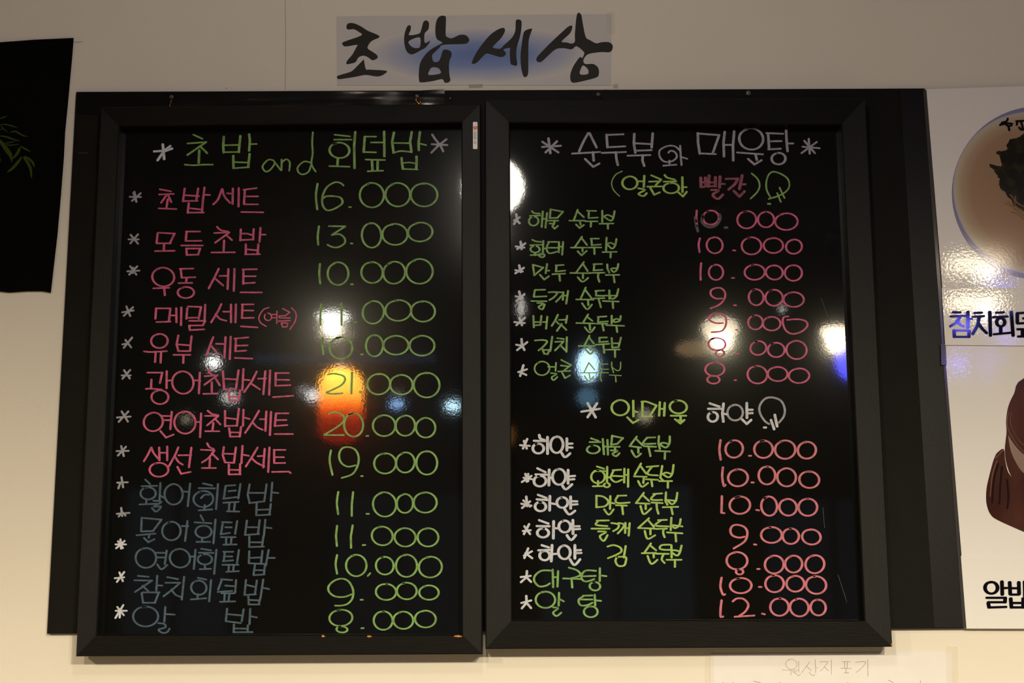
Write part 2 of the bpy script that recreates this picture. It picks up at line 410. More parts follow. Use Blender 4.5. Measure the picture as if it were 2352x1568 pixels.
LNAME = [
 ('pink', 'A', '492 712 612 735;485 768 643 762;565 775 508 855;580 770 615 848;578 820 565 905;480 915 670 922;757 705 740 840;900 705 880 835;750 775 910 785;735 838 895 835;967 695 950 840;960 770 1025 773;800 860 790 962;950 840 940 960;800 912 940 928;785 960 960 958;'
  '~1150 715 1110 820 1060 872;~1155 710 1180 790 1240 858;1205 755 1255 760;1268 705 1265 868;1330 700 1328 895;1378 718 1520 700;1395 720 1385 870;1400 788 1535 788;1385 872 1535 872;1355 953 1590 957'),
 ('pink', 'A', '475 1172 655 1182;470 1180 460 1285;650 1182 600 1285;460 1285 610 1285;540 1290 535 1360;442 1367 652 1364;770 1160 920 1160;778 1160 768 1260;765 1260 935 1258;720 1308 950 1308;770 1340 925 1340;775 1340 780 1408;920 1340 900 1405;780 1408 905 1405;'
  '~1100 1110 1140 1145 1218 1160;1070 1175 1230 1170 1080 1278;1195 1195 1258 1250;1175 1255 1170 1370;1040 1382 1290 1380;1352 1138 1347 1255;1488 1135 1482 1245;1360 1182 1420 1182 1480 1200;1345 1250 1485 1245;1560 1122 1550 1268;1565 1193 1615 1193;1405 1295 1405 1400;1538 1295 1530 1400;1405 1348 1530 1360;1395 1402 1555 1400'),
 ('pink', 'C', 'o 530 258 118 98;423 378 595 372;540 378 548 450;705 172 850 168;715 172 725 262;725 265 870 260;778 270 772 320;692 322 838 320;o 770 422 85 60;1118 170 1075 260 1012 378;1070 265 1165 348;1125 247 1210 245;1220 172 1212 385;1285 172 1278 405;'
  '1370 178 1522 175;1380 178 1378 330;1390 250 1510 250;1375 325 1500 318;1348 420 1575 422'),
 ('pink', 'C', '450 590 600 590;455 590 447 700;605 590 590 725;457 735 608 730;610 665 665 665;668 590 670 738;722 580 718 768;790 570 935 575;785 590 775 700;930 578 905 700;775 690 905 688;975 552 968 710;805 722 975 722 950 770 805 772 812 820 965 812;'
  '~1145 545 1110 620 1038 738;~1085 650 1130 700 1200 722;1165 625 1235 625;1248 550 1248 738;1300 548 1295 738;1360 548 1488 548;1370 555 1365 690;1375 612 1485 613;1360 692 1490 690;1350 780 1530 792'),
 ('pink', 'C', 'o 490 935 88 75;~325 1045 400 1052 570 1043;450 1050 443 1158;508 1050 502 1165;690 878 672 970 690 1040;830 885 820 980 815 1040;690 972 820 982;685 1042 815 1042;638 1082 818 1082;745 1085 742 1168;'
  '~1060 895 1030 970 988 1088;1035 985 1115 1078;1088 965 1185 968;1190 895 1178 1115;1245 890 1235 1128;1285 910 1432 897;1300 910 1295 1040;1310 985 1425 982;1290 1045 1410 1037;1290 1115 1475 1122'),
 ('pink', 'C', '362 1270 520 1270 495 1380;405 1345 400 1440;~345 1443 400 1440 515 1450;567 1255 565 1435;570 1355 625 1352;o 495 1530 90 73;o 738 1375 112 120;865 1352 925 1355;918 1270 908 1490;~1008 1235 1020 1270 1060 1300;968 1308 1105 1298 965 1400;1080 1325 1130 1405;1045 1375 1045 1480;955 1495 1105 1492;'
  '1162 1255 1175 1450;1328 1245 1300 1445;1170 1335 1305 1342;1170 1448 1300 1445;1380 1232 1368 1455;1385 1345 1445 1350;1222 1475 1232 1565;1345 1460 1328 1560;1225 1525 1335 1525;1230 1562 1330 1562;1520 1260 1470 1360 1388 1475;1460 1385 1555 1448;1535 1335 1620 1332;1612 1255 1590 1500;1662 1248 1652 1505;1715 1275 1862 1275;1722 1275 1720 1405;1730 1345 1865 1348;1715 1410 1878 1403;1692 1530 1910 1515'),
 ('pink', 'E', 'o 425 408 102 98;520 345 608 347;530 390 600 390;620 302 605 485;500 505 560 575 640 542;o 760 415 112 118;878 410 925 408;932 320 920 570;1000 290 1045 325 1115 338;970 345 1115 345 995 445;1075 372 1135 435;1062 420 1050 505;975 507 1125 507;1185 292 1185 455;1332 270 1310 450;1185 365 1310 380;1180 452 1315 448;1380 280 1375 450;1380 360 1445 378;1228 475 1240 565;1355 462 1340 565;1232 518 1345 522;1240 565 1345 562;'
  '~1545 290 1480 400 1398 525;~1475 410 1520 460 1582 492;1555 380 1620 380;1622 298 1612 505;1672 302 1660 548;1718 318 1858 318;1725 318 1712 452;1730 390 1835 388;1710 452 1845 442;1710 537 1905 537'),
 ('pink', 'E', '~400 685 370 750 325 825;~405 680 430 740 490 812;487 680 490 815;500 735 560 735;572 670 572 815;o 485 915 98 75;~690 678 655 760 590 878;~655 775 690 830 738 862;690 762 828 760;828 682 803 888;680 885 720 958 820 938;~995 635 1020 675 1065 695;928 703 1075 710;~1070 715 1010 790 940 838;1045 740 1110 805;1025 795 1020 895;938 897 1088 897;'
  '1172 675 1160 760 1185 835;1300 678 1280 835;1170 745 1295 748;1185 838 1285 842;1370 662 1358 845;1370 755 1438 768;1225 862 1225 960;1345 855 1342 965;1230 915 1342 918;1225 965 1350 962;~1530 680 1470 780 1405 880;~1465 790 1520 840 1600 880;1530 772 1600 768;1605 695 1590 890;1655 680 1642 938;1700 705 1825 705;1705 705 1705 840;1710 782 1810 782;1705 845 1822 843;1682 938 1860 935 1880 950'),
 ('blue', 'E', '340 1020 390 1065;300 1090 465 1085;o 370 1165 80 65;352 1230 350 1275;278 1283 460 1275;500 1055 490 1250;500 1190 545 1215;~425 1242 510 1255 430 1305 505 1305 455 1358 410 1320;o 640 1175 95 110;740 1145 800 1150;815 1062 790 1300;950 1060 1050 1082;905 1110 1080 1112;o 955 1225 105 85;~930 1215 970 1180 1020 1180;970 1290 965 1340;905 1345 1050 1335;1110 1068 1090 1330;'
  '1190 1085 1295 1078;1190 1090 1172 1220;1222 1142 1300 1135;1165 1222 1305 1205;1348 1065 1325 1218;1165 1265 1330 1255;1230 1270 1225 1350;1290 1262 1280 1350;1205 1355 1335 1358;1445 1070 1425 1180 1445 1268;1625 1070 1600 1250;1440 1160 1605 1160;1440 1268 1600 1250;1685 1052 1670 1245;1680 1155 1750 1162;1520 1275 1515 1395;1670 1278 1655 1390;1520 1340 1660 1335;1515 1398 1665 1390'),
 ('blue', 'G', '440 40 650 60 560 180 435 185 440 40;385 225 585 208;525 212 515 250;465 255 510 298 575 268;o 755 180 98 98;865 128 935 128;925 75 900 285;1065 15 1095 70;1000 88 1180 98;o 1095 188 85 65;1080 255 1080 295;1020 295 1165 295;1222 60 1200 310;1290 85 1395 90;1300 90 1280 212;1325 140 1395 142;1275 215 1375 200;1452 75 1430 210;1280 245 1435 245;1335 250 1335 318;1392 250 1385 318;1305 325 1445 322;'
  '1555 70 1535 222;1690 65 1672 210;1550 140 1680 140;1540 222 1685 212;1750 62 1735 230;1745 142 1815 150;1580 240 1580 350;1730 235 1715 340;1580 300 1720 300;1575 350 1735 345'),
 ('blue', 'G', 'o 485 465 112 102;590 410 700 412;600 460 700 460;705 388 685 530;~605 535 650 585 710 540;o 845 468 108 98;950 450 1010 450;1010 380 992 582;1070 368 1175 385;1045 410 1200 412;o 1110 480 75 55;1110 535 1110 580;1055 585 1175 580;1232 380 1208 632;1305 400 1410 400;1320 405 1310 500;1330 450 1400 450;1300 500 1410 490;1470 382 1450 520;1295 538 1465 538;1365 540 1360 600;1415 540 1410 600;1335 612 1470 605;'
  '1580 395 1575 520;1720 390 1705 515;1590 465 1700 460;1575 522 1760 530;1785 382 1755 545;1775 465 1850 465;1640 540 1625 640;1745 550 1735 640;1630 595 1735 595;1625 648 1740 640'),
 ('blue', 'G', '400 655 515 665;362 702 550 705 370 825;450 760 515 822;605 655 595 810;600 755 660 758;450 830 630 830;440 840 455 940;620 835 580 940;455 940 585 940;710 668 825 690;690 728 850 728;~840 735 765 800 670 872;~755 800 800 855 860 880;890 665 865 905;1035 675 1125 695;o 1045 780 82 75;1035 850 1030 900;962 905 1125 892;1175 700 1155 925;1280 690 1400 700;1290 695 1250 800;1325 758 1420 765;1245 825 1400 815;1440 700 1430 830;1285 840 1420 840;1320 850 1315 920;1370 850 1360 920;1270 930 1430 925;'
  '1545 700 1530 855;1660 705 1640 850;1550 750 1650 775;1530 858 1650 850;1728 695 1700 880;1720 780 1790 795;1570 875 1575 955;1700 880 1680 955;1575 910 1690 915;1570 958 1690 958'),
 ('blue', 'G', 'o 482 1085 130 108;690 985 680 1140;700 1060 790 1065;~615 1155 680 1165 690 1200 620 1225 660 1258 710 1250 735 1215;1345 1005 1332 1130;1520 1010 1500 1135;1350 1060 1510 1075;1330 1135 1490 1155;1590 1005 1582 1165;1590 1082 1660 1095;1418 1170 1415 1250;1565 1180 1562 1250;1420 1212 1565 1215;1410 1252 1615 1250'),
]
for m, c, t in LNAME: put(LP, 'dish_name', m, t, c, N_ if m == 'pink' else (2.5, 1.9), ('pink' if m == 'pink' else 'faint blue') + ' handwritten dish name')
put(LP, 'dish_name', 'pink', '~1650 580 1590 605 1545 680 1560 740 1620 780;o 1640 680 37 40;1680 655 1730 655;1685 690 1730 690;1735 620 1732 748;1795 592 1870 632 1825 668 1755 672 1765 692 1875 692;1750 725 1875 720;1780 745 1850 745 1840 785 1795 788 1782 748;~1890 585 1935 640 1930 720 1873 812', 'C', (1.6, 1.4), 'small pink note in brackets')
LPRICE = [
 ('16.000', 'B', '~320 655 303 780 317 925;~595 672 560 645 500 640 420 690 375 780 372 870 410 930 470 930 550 890 585 850 560 800 480 785 410 788 385 805;652 900 675 902;o 895 775 128 130;o 1170 770 130 125;o 1448 772 142 122'),
 ('13.000', 'B', '~335 1105 322 1210 327 1300;438 1103 615 1105 470 1197;~470 1197 550 1188 605 1230 605 1285 540 1325 480 1325 425 1300;672 1285 690 1288;o 892 1200 105 128;o 1140 1190 133 112;o 1408 1165 130 100'),
 ('10.000', 'D', '~345 120 338 220 348 325;o 537 222 110 120;672 335 695 335;o 897 210 115 110;o 1132 212 115 118;o 1400 198 142 130'),
 ('11.000', 'D', '~358 548 350 650 350 765;573 535 575 765;710 737 732 737;o 910 632 112 120;o 1175 612 138 110;o 1437 622 128 108'),
 ('10.000', 'D', '~375 900 372 980 382 1075;o 568 1010 122 115;778 1077 800 1077;o 923 985 92 112;o 1150 980 133 100;o 1427 985 132 105'),
 ('21.000', 'D', '~428 1290 500 1282 590 1305 610 1350 560 1410 415 1480;~415 1485 480 1495 585 1488;685 1268 678 1490;765 1475 782 1475;o 968 1392 118 112;o 1208 1398 118 105;o 1475 1402 138 130'),
 ('20.000', 'F', '~440 322 500 305 570 325 605 370 580 420 500 480 390 545;390 548 600 548;o 702 440 103 122;835 558 858 556;o 1025 448 118 112;o 1250 448 105 105;o 1465 470 105 102'),
 ('19.000', 'F', '~462 710 448 820 478 968;~722 868 640 882 570 840 548 760 580 690 650 675 720 705 755 780 745 870 690 960 575 1002;780 982 800 982;o 1035 848 115 108;o 1250 838 100 105;o 1477 842 113 122'),
 ('11.000', 'F', '~540 1150 525 1260 538 1385;697 1152 683 1280 682 1403;838 1382 865 1382;o 1030 1282 122 130;o 1245 1272 85 102;o 1460 1262 122 108'),
 ('11.000', 'H', '527 125 515 230 525 338;692 120 672 240 675 358;797 330 827 328;o 1005 232 112 98;o 1247 247 112 97;o 1490 247 110 97'),
 ('10.000', 'H', '~527 435 512 530 527 632;o 730 545 110 112;878 628 852 655;o 1032 547 95 93;o 1262 548 112 118;o 1515 562 125 108'),
 ('9.000', 'H', '~680 850 600 878 500 870 440 820 440 760 500 705 580 685 650 715 695 800 690 890 640 950 570 970 505 970;775 908 802 908;o 1045 825 108 85;o 1265 815 105 88;o 1500 832 105 75'),
 ('8.000', 'H', 'o 567 1100 120 88;o 578 1222 58 32;783 1210 808 1208;o 1015 1128 100 98;o 1228 1125 105 92;o 1462 1112 110 90')]
for k, (lb, c, t) in enumerate(LPRICE): put(LP, 'price', 'green', t, c, (2.5, 1.75), 'green price ' + lb)
# ---- right board
put(RP, 'title_lettering', 'grey', '~880 120 830 210 785 310;895 120 970 270;710 335 1008 318;930 320 940 410;848 392 935 475 1000 440;1070 138 1255 130;1075 135 1085 270;1080 268 1275 258;1025 328 1280 318;~1175 320 1180 390 1195 455;1370 125 1365 230 1380 325;1565 120 1553 270;1370 225 1555 235;1375 305 1555 298;1297 357 1540 350;1460 352 1455 410 1475 465', 'I', (3.0, 2.0), 'grey marker heading')
put(RP, 'title_lettering', 'grey', '~1860 310 1800 258 1720 255 1640 300 1640 370 1690 420 1770 415 1820 370 1800 320 1755 305 1730 325;1742 410 1742 450;1675 463 1815 452;1855 252 1862 370 1870 455;1870 372 1930 390', 'I', (2.3, 1.8))
put(RP, 'title_lettering', 'grey', '285 122 520 140;290 118 292 220 310 335;515 140 450 325;310 333 480 340;575 105 562 220 567 365;560 243 650 243;675 98 662 250 665 408;o 855 180 128 112;705 323 980 343;900 340 915 402;822 392 890 450 965 405;1015 118 1195 125;1035 135 1045 290;1048 205 1178 202;1035 290 1170 283;1225 88 1230 200 1240 310;1240 228 1300 228;o 1145 388 72 62', 'J', (3.0, 2.0))
put(RP, 'star_mark', 'grey', '460 175 480 330;395 210 565 322;392 265 592 252;550 205 430 322', 'I', (3.0, 2.2))
put(RP, 'star_mark', 'grey', '1465 180 1475 335;1418 200 1530 330;1550 212 1388 330;1398 262 1580 278', 'J', (2.6, 2.0))
put(RP, 'subtitle_lettering', 'green', '~1240 522 1170 560 1130 640 1150 720 1212 785', 'I', (1.4, 1.3))
put(RP, 'subtitle_lettering', 'lime', 'o 1322 645 78 70;1405 628 1465 628;1475 570 1470 688;~1410 702 1480 720 1415 760 1465 785 1500 755;1548 565 1655 610 1595 670;1525 632 1640 628;1505 685 1660 682;1535 690 1580 770 1640 745;~1690 562 1720 590 1800 610;1680 632 1815 628;o 1760 700 82 55;1878 585 1880 742;1885 690 1925 690;1835 745 1885 788 1925 740', 'I', (2.8, 1.8), 'lime subtitle lettering')
put(RP, 'subtitle_lettering', 'dpink', '320 590 325 690;370 590 375 680;325 640 372 640;325 690 385 682;410 568 400 685;475 585 475 680;405 640 475 640;400 682 480 678;525 578 520 695;530 655 575 657;~430 720 510 725 450 770 500 815 555 770;585 603 715 600;~715 600 680 660 615 715;760 565 730 710;740 660 795 660;670 730 730 790 785 735', 'J', (3.6, 2.3), 'smudged dark pink lettering')
put(RP, 'subtitle_lettering', 'green', '~860 545 920 600 945 670 920 740 848 812;~1060 800 1020 720 1015 640 1040 560 1090 527 1170 550 1240 600 1260 670 1230 730 1150 780 1040 815;1155 695 1208 805;1130 752 1168 845;1030 868 1058 866;1032 864 1056 870', 'J', (2.0, 1.7), 'green bracket and round doodle')
RSTAR = [('I', '118 978 130 1040;155 1010 95 1045;95 1080 120 1040 155 1072'), ('I', '165 1268 175 1345;215 1285 130 1345;112 1318 205 1330'), ('K', '150 135 165 205;200 160 110 218;108 185 188 200'),
         ('K', '150 412 170 495;205 440 120 512;112 462 190 480'), ('K', '150 690 180 768;210 690 120 768;98 735 208 745'), ('K', '175 915 180 980 205 1030;235 948 128 1032;118 975 175 985'),
         ('K', '195 1192 160 1305;232 1235 140 1265;155 1262 225 1295'), ('M', '235 590 190 690;200 610 230 690;158 655 262 662'), ('M', '245 960 230 1040;215 960 245 1035;178 1045 280 980;195 1000 285 1015'),
         ('M', '225 1200 235 1300;195 1240 265 1305;265 1250 180 1320;172 1275 280 1295'), ('O', '255 108 200 212;205 130 265 212;188 180 272 172'), ('O', '245 365 205 465;285 395 200 440;215 415 288 468'),
         ('O', '232 605 228 670;165 668 272 655;275 718 228 670 168 722'), ('O', '225 868 228 940;172 942 278 915;275 995 228 940 178 998')]
for c, t in RSTAR: put(RP, 'star_mark', 'white', t, c, (2.9, 2.2))
put(RP, 'star_mark', 'white', '875 210 960 360;975 212 875 358;808 300 1005 270', 'M', (3.2, 2.4))
RNAME = [
 ('green', 'I', '~285 945 310 965 370 970;262 995 375 990;o 303 1050 50 48;400 948 388 1110;445 965 428 1118;395 1025 430 1025;480 925 615 950 555 1015 475 1018 482 925;450 1045 565 1045;525 1045 520 1075;470 1075 520 1078 500 1105 525 1130 560 1100;770 930 730 1035;765 945 835 1008;680 1045 848 1045;792 1050 800 1085;752 1085 790 1122 835 1090;868 940 965 942;888 945 885 1010;885 1018 985 1012;850 1052 980 1052;912 1055 908 1108;1030 940 1030 1060;~1160 945 1145 1020 1115 1045 1045 1000;~1045 1000 1090 985 1150 1010;1000 1078 1150 1075;1090 1080 1090 1130'),
 ('green', 'I', '~288 1248 330 1265 385 1270;265 1305 395 1300;o 318 1348 48 35;318 1385 318 1410;270 1410 390 1405;405 1260 400 1400;400 1340 430 1340;o 390 1412 28 20;455 1270 560 1270;~465 1270 440 1340 470 1390 560 1370;450 1332 560 1332;572 1270 570 1380;570 1320 600 1320;615 1270 605 1405;815 1215 740 1325;815 1235 868 1302;697 1330 865 1330;820 1335 822 1370;770 1370 810 1412 865 1365;905 1235 995 1235;915 1240 920 1300;915 1305 1015 1297;880 1330 1020 1328;945 1330 948 1398;1075 1225 1070 1370;~1180 1240 1165 1310 1130 1340 1080 1290;~1080 1290 1120 1280 1170 1305;1032 1378 1182 1375;1120 1380 1118 1435'),
 ('green', 'K', '295 128 405 158 310 240 295 128;445 120 430 218;440 192 470 190;370 235 415 285 465 250;535 135 622 130;545 135 540 195;535 200 640 190;500 228 638 222;575 228 582 298;835 100 750 215;825 120 875 195;690 215 905 218;825 220 825 270;~770 260 820 308 880 268;935 122 1028 120;945 122 940 188;935 188 1035 182;895 215 1055 212;~990 215 985 260 1000 308;1082 125 1085 170 1105 212;~1200 120 1185 180 1150 205 1125 170 1180 165;1065 237 1212 235;1150 240 1160 315'),
 ('green', 'K', '315 395 425 392;315 400 305 465;305 468 440 462;278 512 442 515;~340 532 405 540 355 575 395 600 420 550;~460 420 550 420 520 470 470 502;~520 420 615 425 580 480 540 520;618 420 612 500;620 455 660 455;668 405 648 540;855 370 800 490;850 395 915 480;752 495 938 498;880 500 882 555;~815 535 870 600 920 550;955 405 1052 400;965 405 965 455;960 455 1050 458;935 485 1055 482;990 485 1015 578;1105 400 1105 490;~1200 385 1180 460 1140 490 1110 470;1055 455 1190 455;1035 512 1205 518;1140 515 1145 588'),
 ('green', 'K', '300 670 305 790;385 670 375 760;305 735 380 735;310 770 378 765;400 735 440 735;448 678 435 805;560 658 530 720 495 775;530 715 570 755;570 712 655 710;658 668 645 745;600 755 550 828;590 760 650 818;880 655 830 735;870 680 925 722;755 745 950 750;895 750 902 815;~845 790 900 845 950 790;980 680 1075 675;990 685 985 735;985 735 1090 728;965 752 1085 752;1030 755 1045 825;1130 668 1130 750;~1225 672 1215 720 1165 735 1140 715;~1150 715 1180 700 1220 715;1070 768 1262 775;1180 772 1188 840'),
 ('green', 'K', '~315 930 400 925 445 940 410 990 355 1035;500 890 480 1040;400 1030 470 1030 450 1075 415 1070 395 1020;552 905 625 915;530 945 620 940;~620 940 580 985 530 1035;590 985 650 1045;655 895 650 1050;895 880 840 985;890 900 940 962;780 988 950 988;900 990 905 1030;~855 1025 905 1072 945 1025;995 900 1080 898;1000 905 1000 945;995 948 1090 940;960 975 1105 965;1040 970 1050 1060;1130 905 1135 1000;1228 900 1205 990;1135 960 1205 960;1135 1005 1205 1000;1065 1028 1215 1025;1165 1028 1165 1105'),
]
for m, c, t in RNAME: put(RP, 'dish_name', m, t, c, (2.4, 1.7), 'green handwritten dish name')
put(RP, 'dish_name', 'green', 'o 392 1225 80 72;455 1208 535 1210;540 1168 535 1250;~485 1275 545 1285 495 1320 515 1350 555 1315;595 1135 700 1190 620 1250;590 1195 680 1205;560 1258 692 1252;600 1262 635 1328 688 1300', 'K', (2.0, 1.6))
put(RP, 'dish_name', 'green', '888 1165 838 1265;888 1165 950 1240;798 1272 975 1272;890 1275 900 1330;~842 1305 885 1358 940 1310;992 1180 1090 1180;1000 1180 1000 1232;990 1235 1098 1235;975 1270 1095 1272;~1015 1275 1010 1320 1022 1360;1130 1160 1130 1210 1150 1270;~1225 1160 1220 1230 1190 1250 1135 1215;1105 1295 1232 1302;1170 1300 1175 1368', 'K', (1.5, 1.1), 'thin green handwritten dish name')
put(RP, 'section_lettering', 'lime', 'o 1220 258 92 80;1358 185 1360 350;1365 295 1405 305;1295 360 1355 420 1415 388;~1445 195 1500 195 1605 235;1455 195 1455 350;1605 235 1535 345;1450 352 1560 350;1640 200 1632 342;1640 270 1680 270;1692 208 1685 342;o 1835 250 92 68;1755 343 1920 343;1860 345 1860 400;1800 380 1858 425 1900 388;1820 390 1890 395', 'M', (2.8, 2.0), 'lime section heading')
put(RP, 'section_lettering', 'white', '415 212 520 248;398 270 530 270;o 448 355 52 50;562 215 550 320 560 405;570 322 595 328;808 210 810 365;815 280 870 280;815 318 870 315;758 382 808 430 855 388;1105 335 1130 455;1065 390 1098 485;990 468 1012 468', 'N', (3.2, 2.5), 'white section heading')
put(RP, 'section_lettering', 'grey', 'o 685 310 80 85;~1045 430 1000 400 950 320 945 240 1000 165 1080 150 1170 185 1210 270 1200 350 1150 415', 'N', (2.6, 2.2))
RW = [
 ('M', '~362 548 375 585 420 600;305 608 425 612;o 352 690 58 52;450 570 450 745;o 548 650 68 85;655 585 655 710;660 640 715 638;660 678 715 680;~600 738 635 782 690 742'),
 ('M', '342 900 430 942;322 965 450 968;o 370 1035 65 55;468 915 465 1080;470 1000 495 1000;o 572 990 70 82;668 918 668 1060;675 985 742 980;675 1020 735 1015;~605 1080 645 1122 710 1070'),
 ('M', '348 1180 440 1215;335 1228 450 1235;o 375 1305 58 48;475 1195 472 1345;480 1270 535 1278;o 607 1262 58 55;695 1200 695 1325;700 1248 765 1250;700 1285 768 1280;~630 1330 680 1388 742 1350'),
 ('O', '360 65 460 102;335 128 472 130;o 402 200 60 48;515 78 512 258;520 150 560 152;o 632 132 62 62;718 65 720 210;725 130 790 130;725 162 795 158;~655 225 700 275 750 225'),
 ('O', '388 330 465 355;352 385 475 380;o 420 440 55 48;498 330 490 500;500 425 545 422;o 628 405 65 70;740 330 740 470;745 385 805 382;745 415 810 412;~688 480 735 540 795 480')]
for c, t in RW: put(RP, 'dish_name', 'white', t, c, (3.3, 2.4), 'thick white handwritten word')
RG = [
 ('green', 'M', '910 582 990 610;895 622 1010 622;o 935 700 68 42;1035 590 1048 750;1050 670 1080 670;1085 600 1090 755;1130 555 1250 580 1190 640 1125 650 1135 555;1100 672 1215 672;1165 675 1165 710;~1120 710 1190 715 1140 745 1175 772 1212 740;1395 565 1320 665;1390 590 1455 655;1320 665 1440 680;1412 685 1412 735;~1340 712 1385 780 1440 745;1500 575 1590 572;~1505 578 1475 610 1470 640 1595 638;1470 665 1600 672;~1520 675 1530 720 1540 770;1630 560 1625 630 1640 695;~1745 562 1740 640 1700 680 1640 645;~1640 640 1680 630 1740 645;1590 715 1748 722;1695 725 1692 800'),
 ('lime', 'M', '972 880 1050 905;945 928 1060 930;o 985 990 72 68;985 1035 985 1080;930 1090 1055 1088;1082 885 1080 1050;1085 995 1110 995;o 1078 1078 30 22;1140 920 1230 915;~1150 925 1120 1000 1170 1045 1240 1020;1140 980 1250 985;1265 905 1262 1050;1265 970 1300 970;1305 912 1303 1095;1440 850 1375 965;1430 870 1495 955;1365 985 1500 990;1470 995 1465 1055;~1410 1035 1450 1095 1515 1055;1500 885 1625 875;~1555 885 1510 960 1620 975;1490 1015 1620 1022;1550 1025 1560 1090;1665 875 1645 1000 1680 1035;~1785 865 1770 960 1730 995 1670 960;~1670 960 1710 945 1770 965;1630 1035 1770 1035;1725 1040 1725 1105'),
 ('lime', 'M', '~965 1190 1040 1200 1095 1250 1060 1300 970 1312;968 1190 968 1312;1115 1195 1112 1330;1120 1265 1160 1272;~1050 1335 1100 1390 1150 1335;1190 1190 1285 1188;~1195 1195 1170 1240 1200 1268 1320 1262;1175 1290 1290 1295;1240 1295 1250 1385;1470 1160 1390 1265;1460 1185 1525 1245;1385 1268 1530 1275;1490 1278 1490 1330;~1435 1300 1470 1385 1548 1325;1570 1172 1665 1165;~1590 1175 1550 1215 1565 1235 1665 1235;1550 1262 1670 1268;~1605 1270 1610 1330 1625 1380;1705 1155 1700 1250 1720 1285;~1825 1160 1810 1240 1770 1280 1720 1240;1720 1235 1815 1245;1670 1312 1835 1308;1760 1312 1775 1385'),
 ('lime', 'O', '970 70 1100 68;~985 75 965 115 1085 128;915 155 1108 155;~985 185 1070 190 1005 235 1045 285 1085 225;~1125 95 1200 110 1195 150 1145 182;~1200 95 1260 110 1245 150 1195 205;1275 95 1272 200;1280 150 1310 150;1320 98 1310 228;1525 45 1415 145;1515 65 1575 135;1408 148 1590 155;1540 160 1540 215;~1480 180 1510 262 1590 225;1620 65 1715 62;~1650 70 1600 105 1600 125 1735 132;1600 158 1715 155;~1680 160 1675 200 1690 245;1762 40 1755 170;~1860 55 1845 120 1800 150 1770 120;1760 115 1880 132;1715 195 1880 205;1805 200 1812 290'),
 ('lime', 'O', '~1085 345 1150 330 1220 355 1230 400 1160 440 1090 468;1278 340 1258 460;~1185 455 1170 500 1200 548 1260 545 1280 500 1275 455 1185 455;1545 312 1480 405;1540 335 1600 385;1448 415 1600 412;1575 415 1575 460;~1510 445 1550 528 1615 485;~1745 325 1660 330 1640 365 1680 378 1750 380;1600 420 1735 422;~1680 425 1660 480 1690 518;1762 330 1765 460;~1870 335 1850 410 1820 440 1770 410;~1770 385 1810 385 1855 400;1710 485 1870 485;1800 485 1800 560'),
 ('green', 'O', '~495 600 390 600 320 650 310 710 360 765 430 760 475 735;505 590 510 775;515 670 545 668;562 605 555 768;~675 568 760 595 800 640 760 665 700 680;615 682 800 688;705 690 712 778;~965 602 860 598 815 640 815 690 860 715 945 690;830 660 960 655;1005 575 1003 710;1005 650 1075 658;o 952 765 55 45'),
 ('green', 'O', 'o 428 908 105 85;572 835 568 970;575 900 622 925;~510 988 560 1000 510 1045 545 1080 595 1045;825 865 925 862;~830 870 780 910 800 965 870 965 925 940;800 905 925 905;950 855 955 970;960 915 1018 920;o 908 1035 72 58')]
for m, c, t in RG: put(RP, 'dish_name', m, t, c, (2.6, 1.9), ('lime' if m == 'lime' else 'green') + ' handwritten dish name')
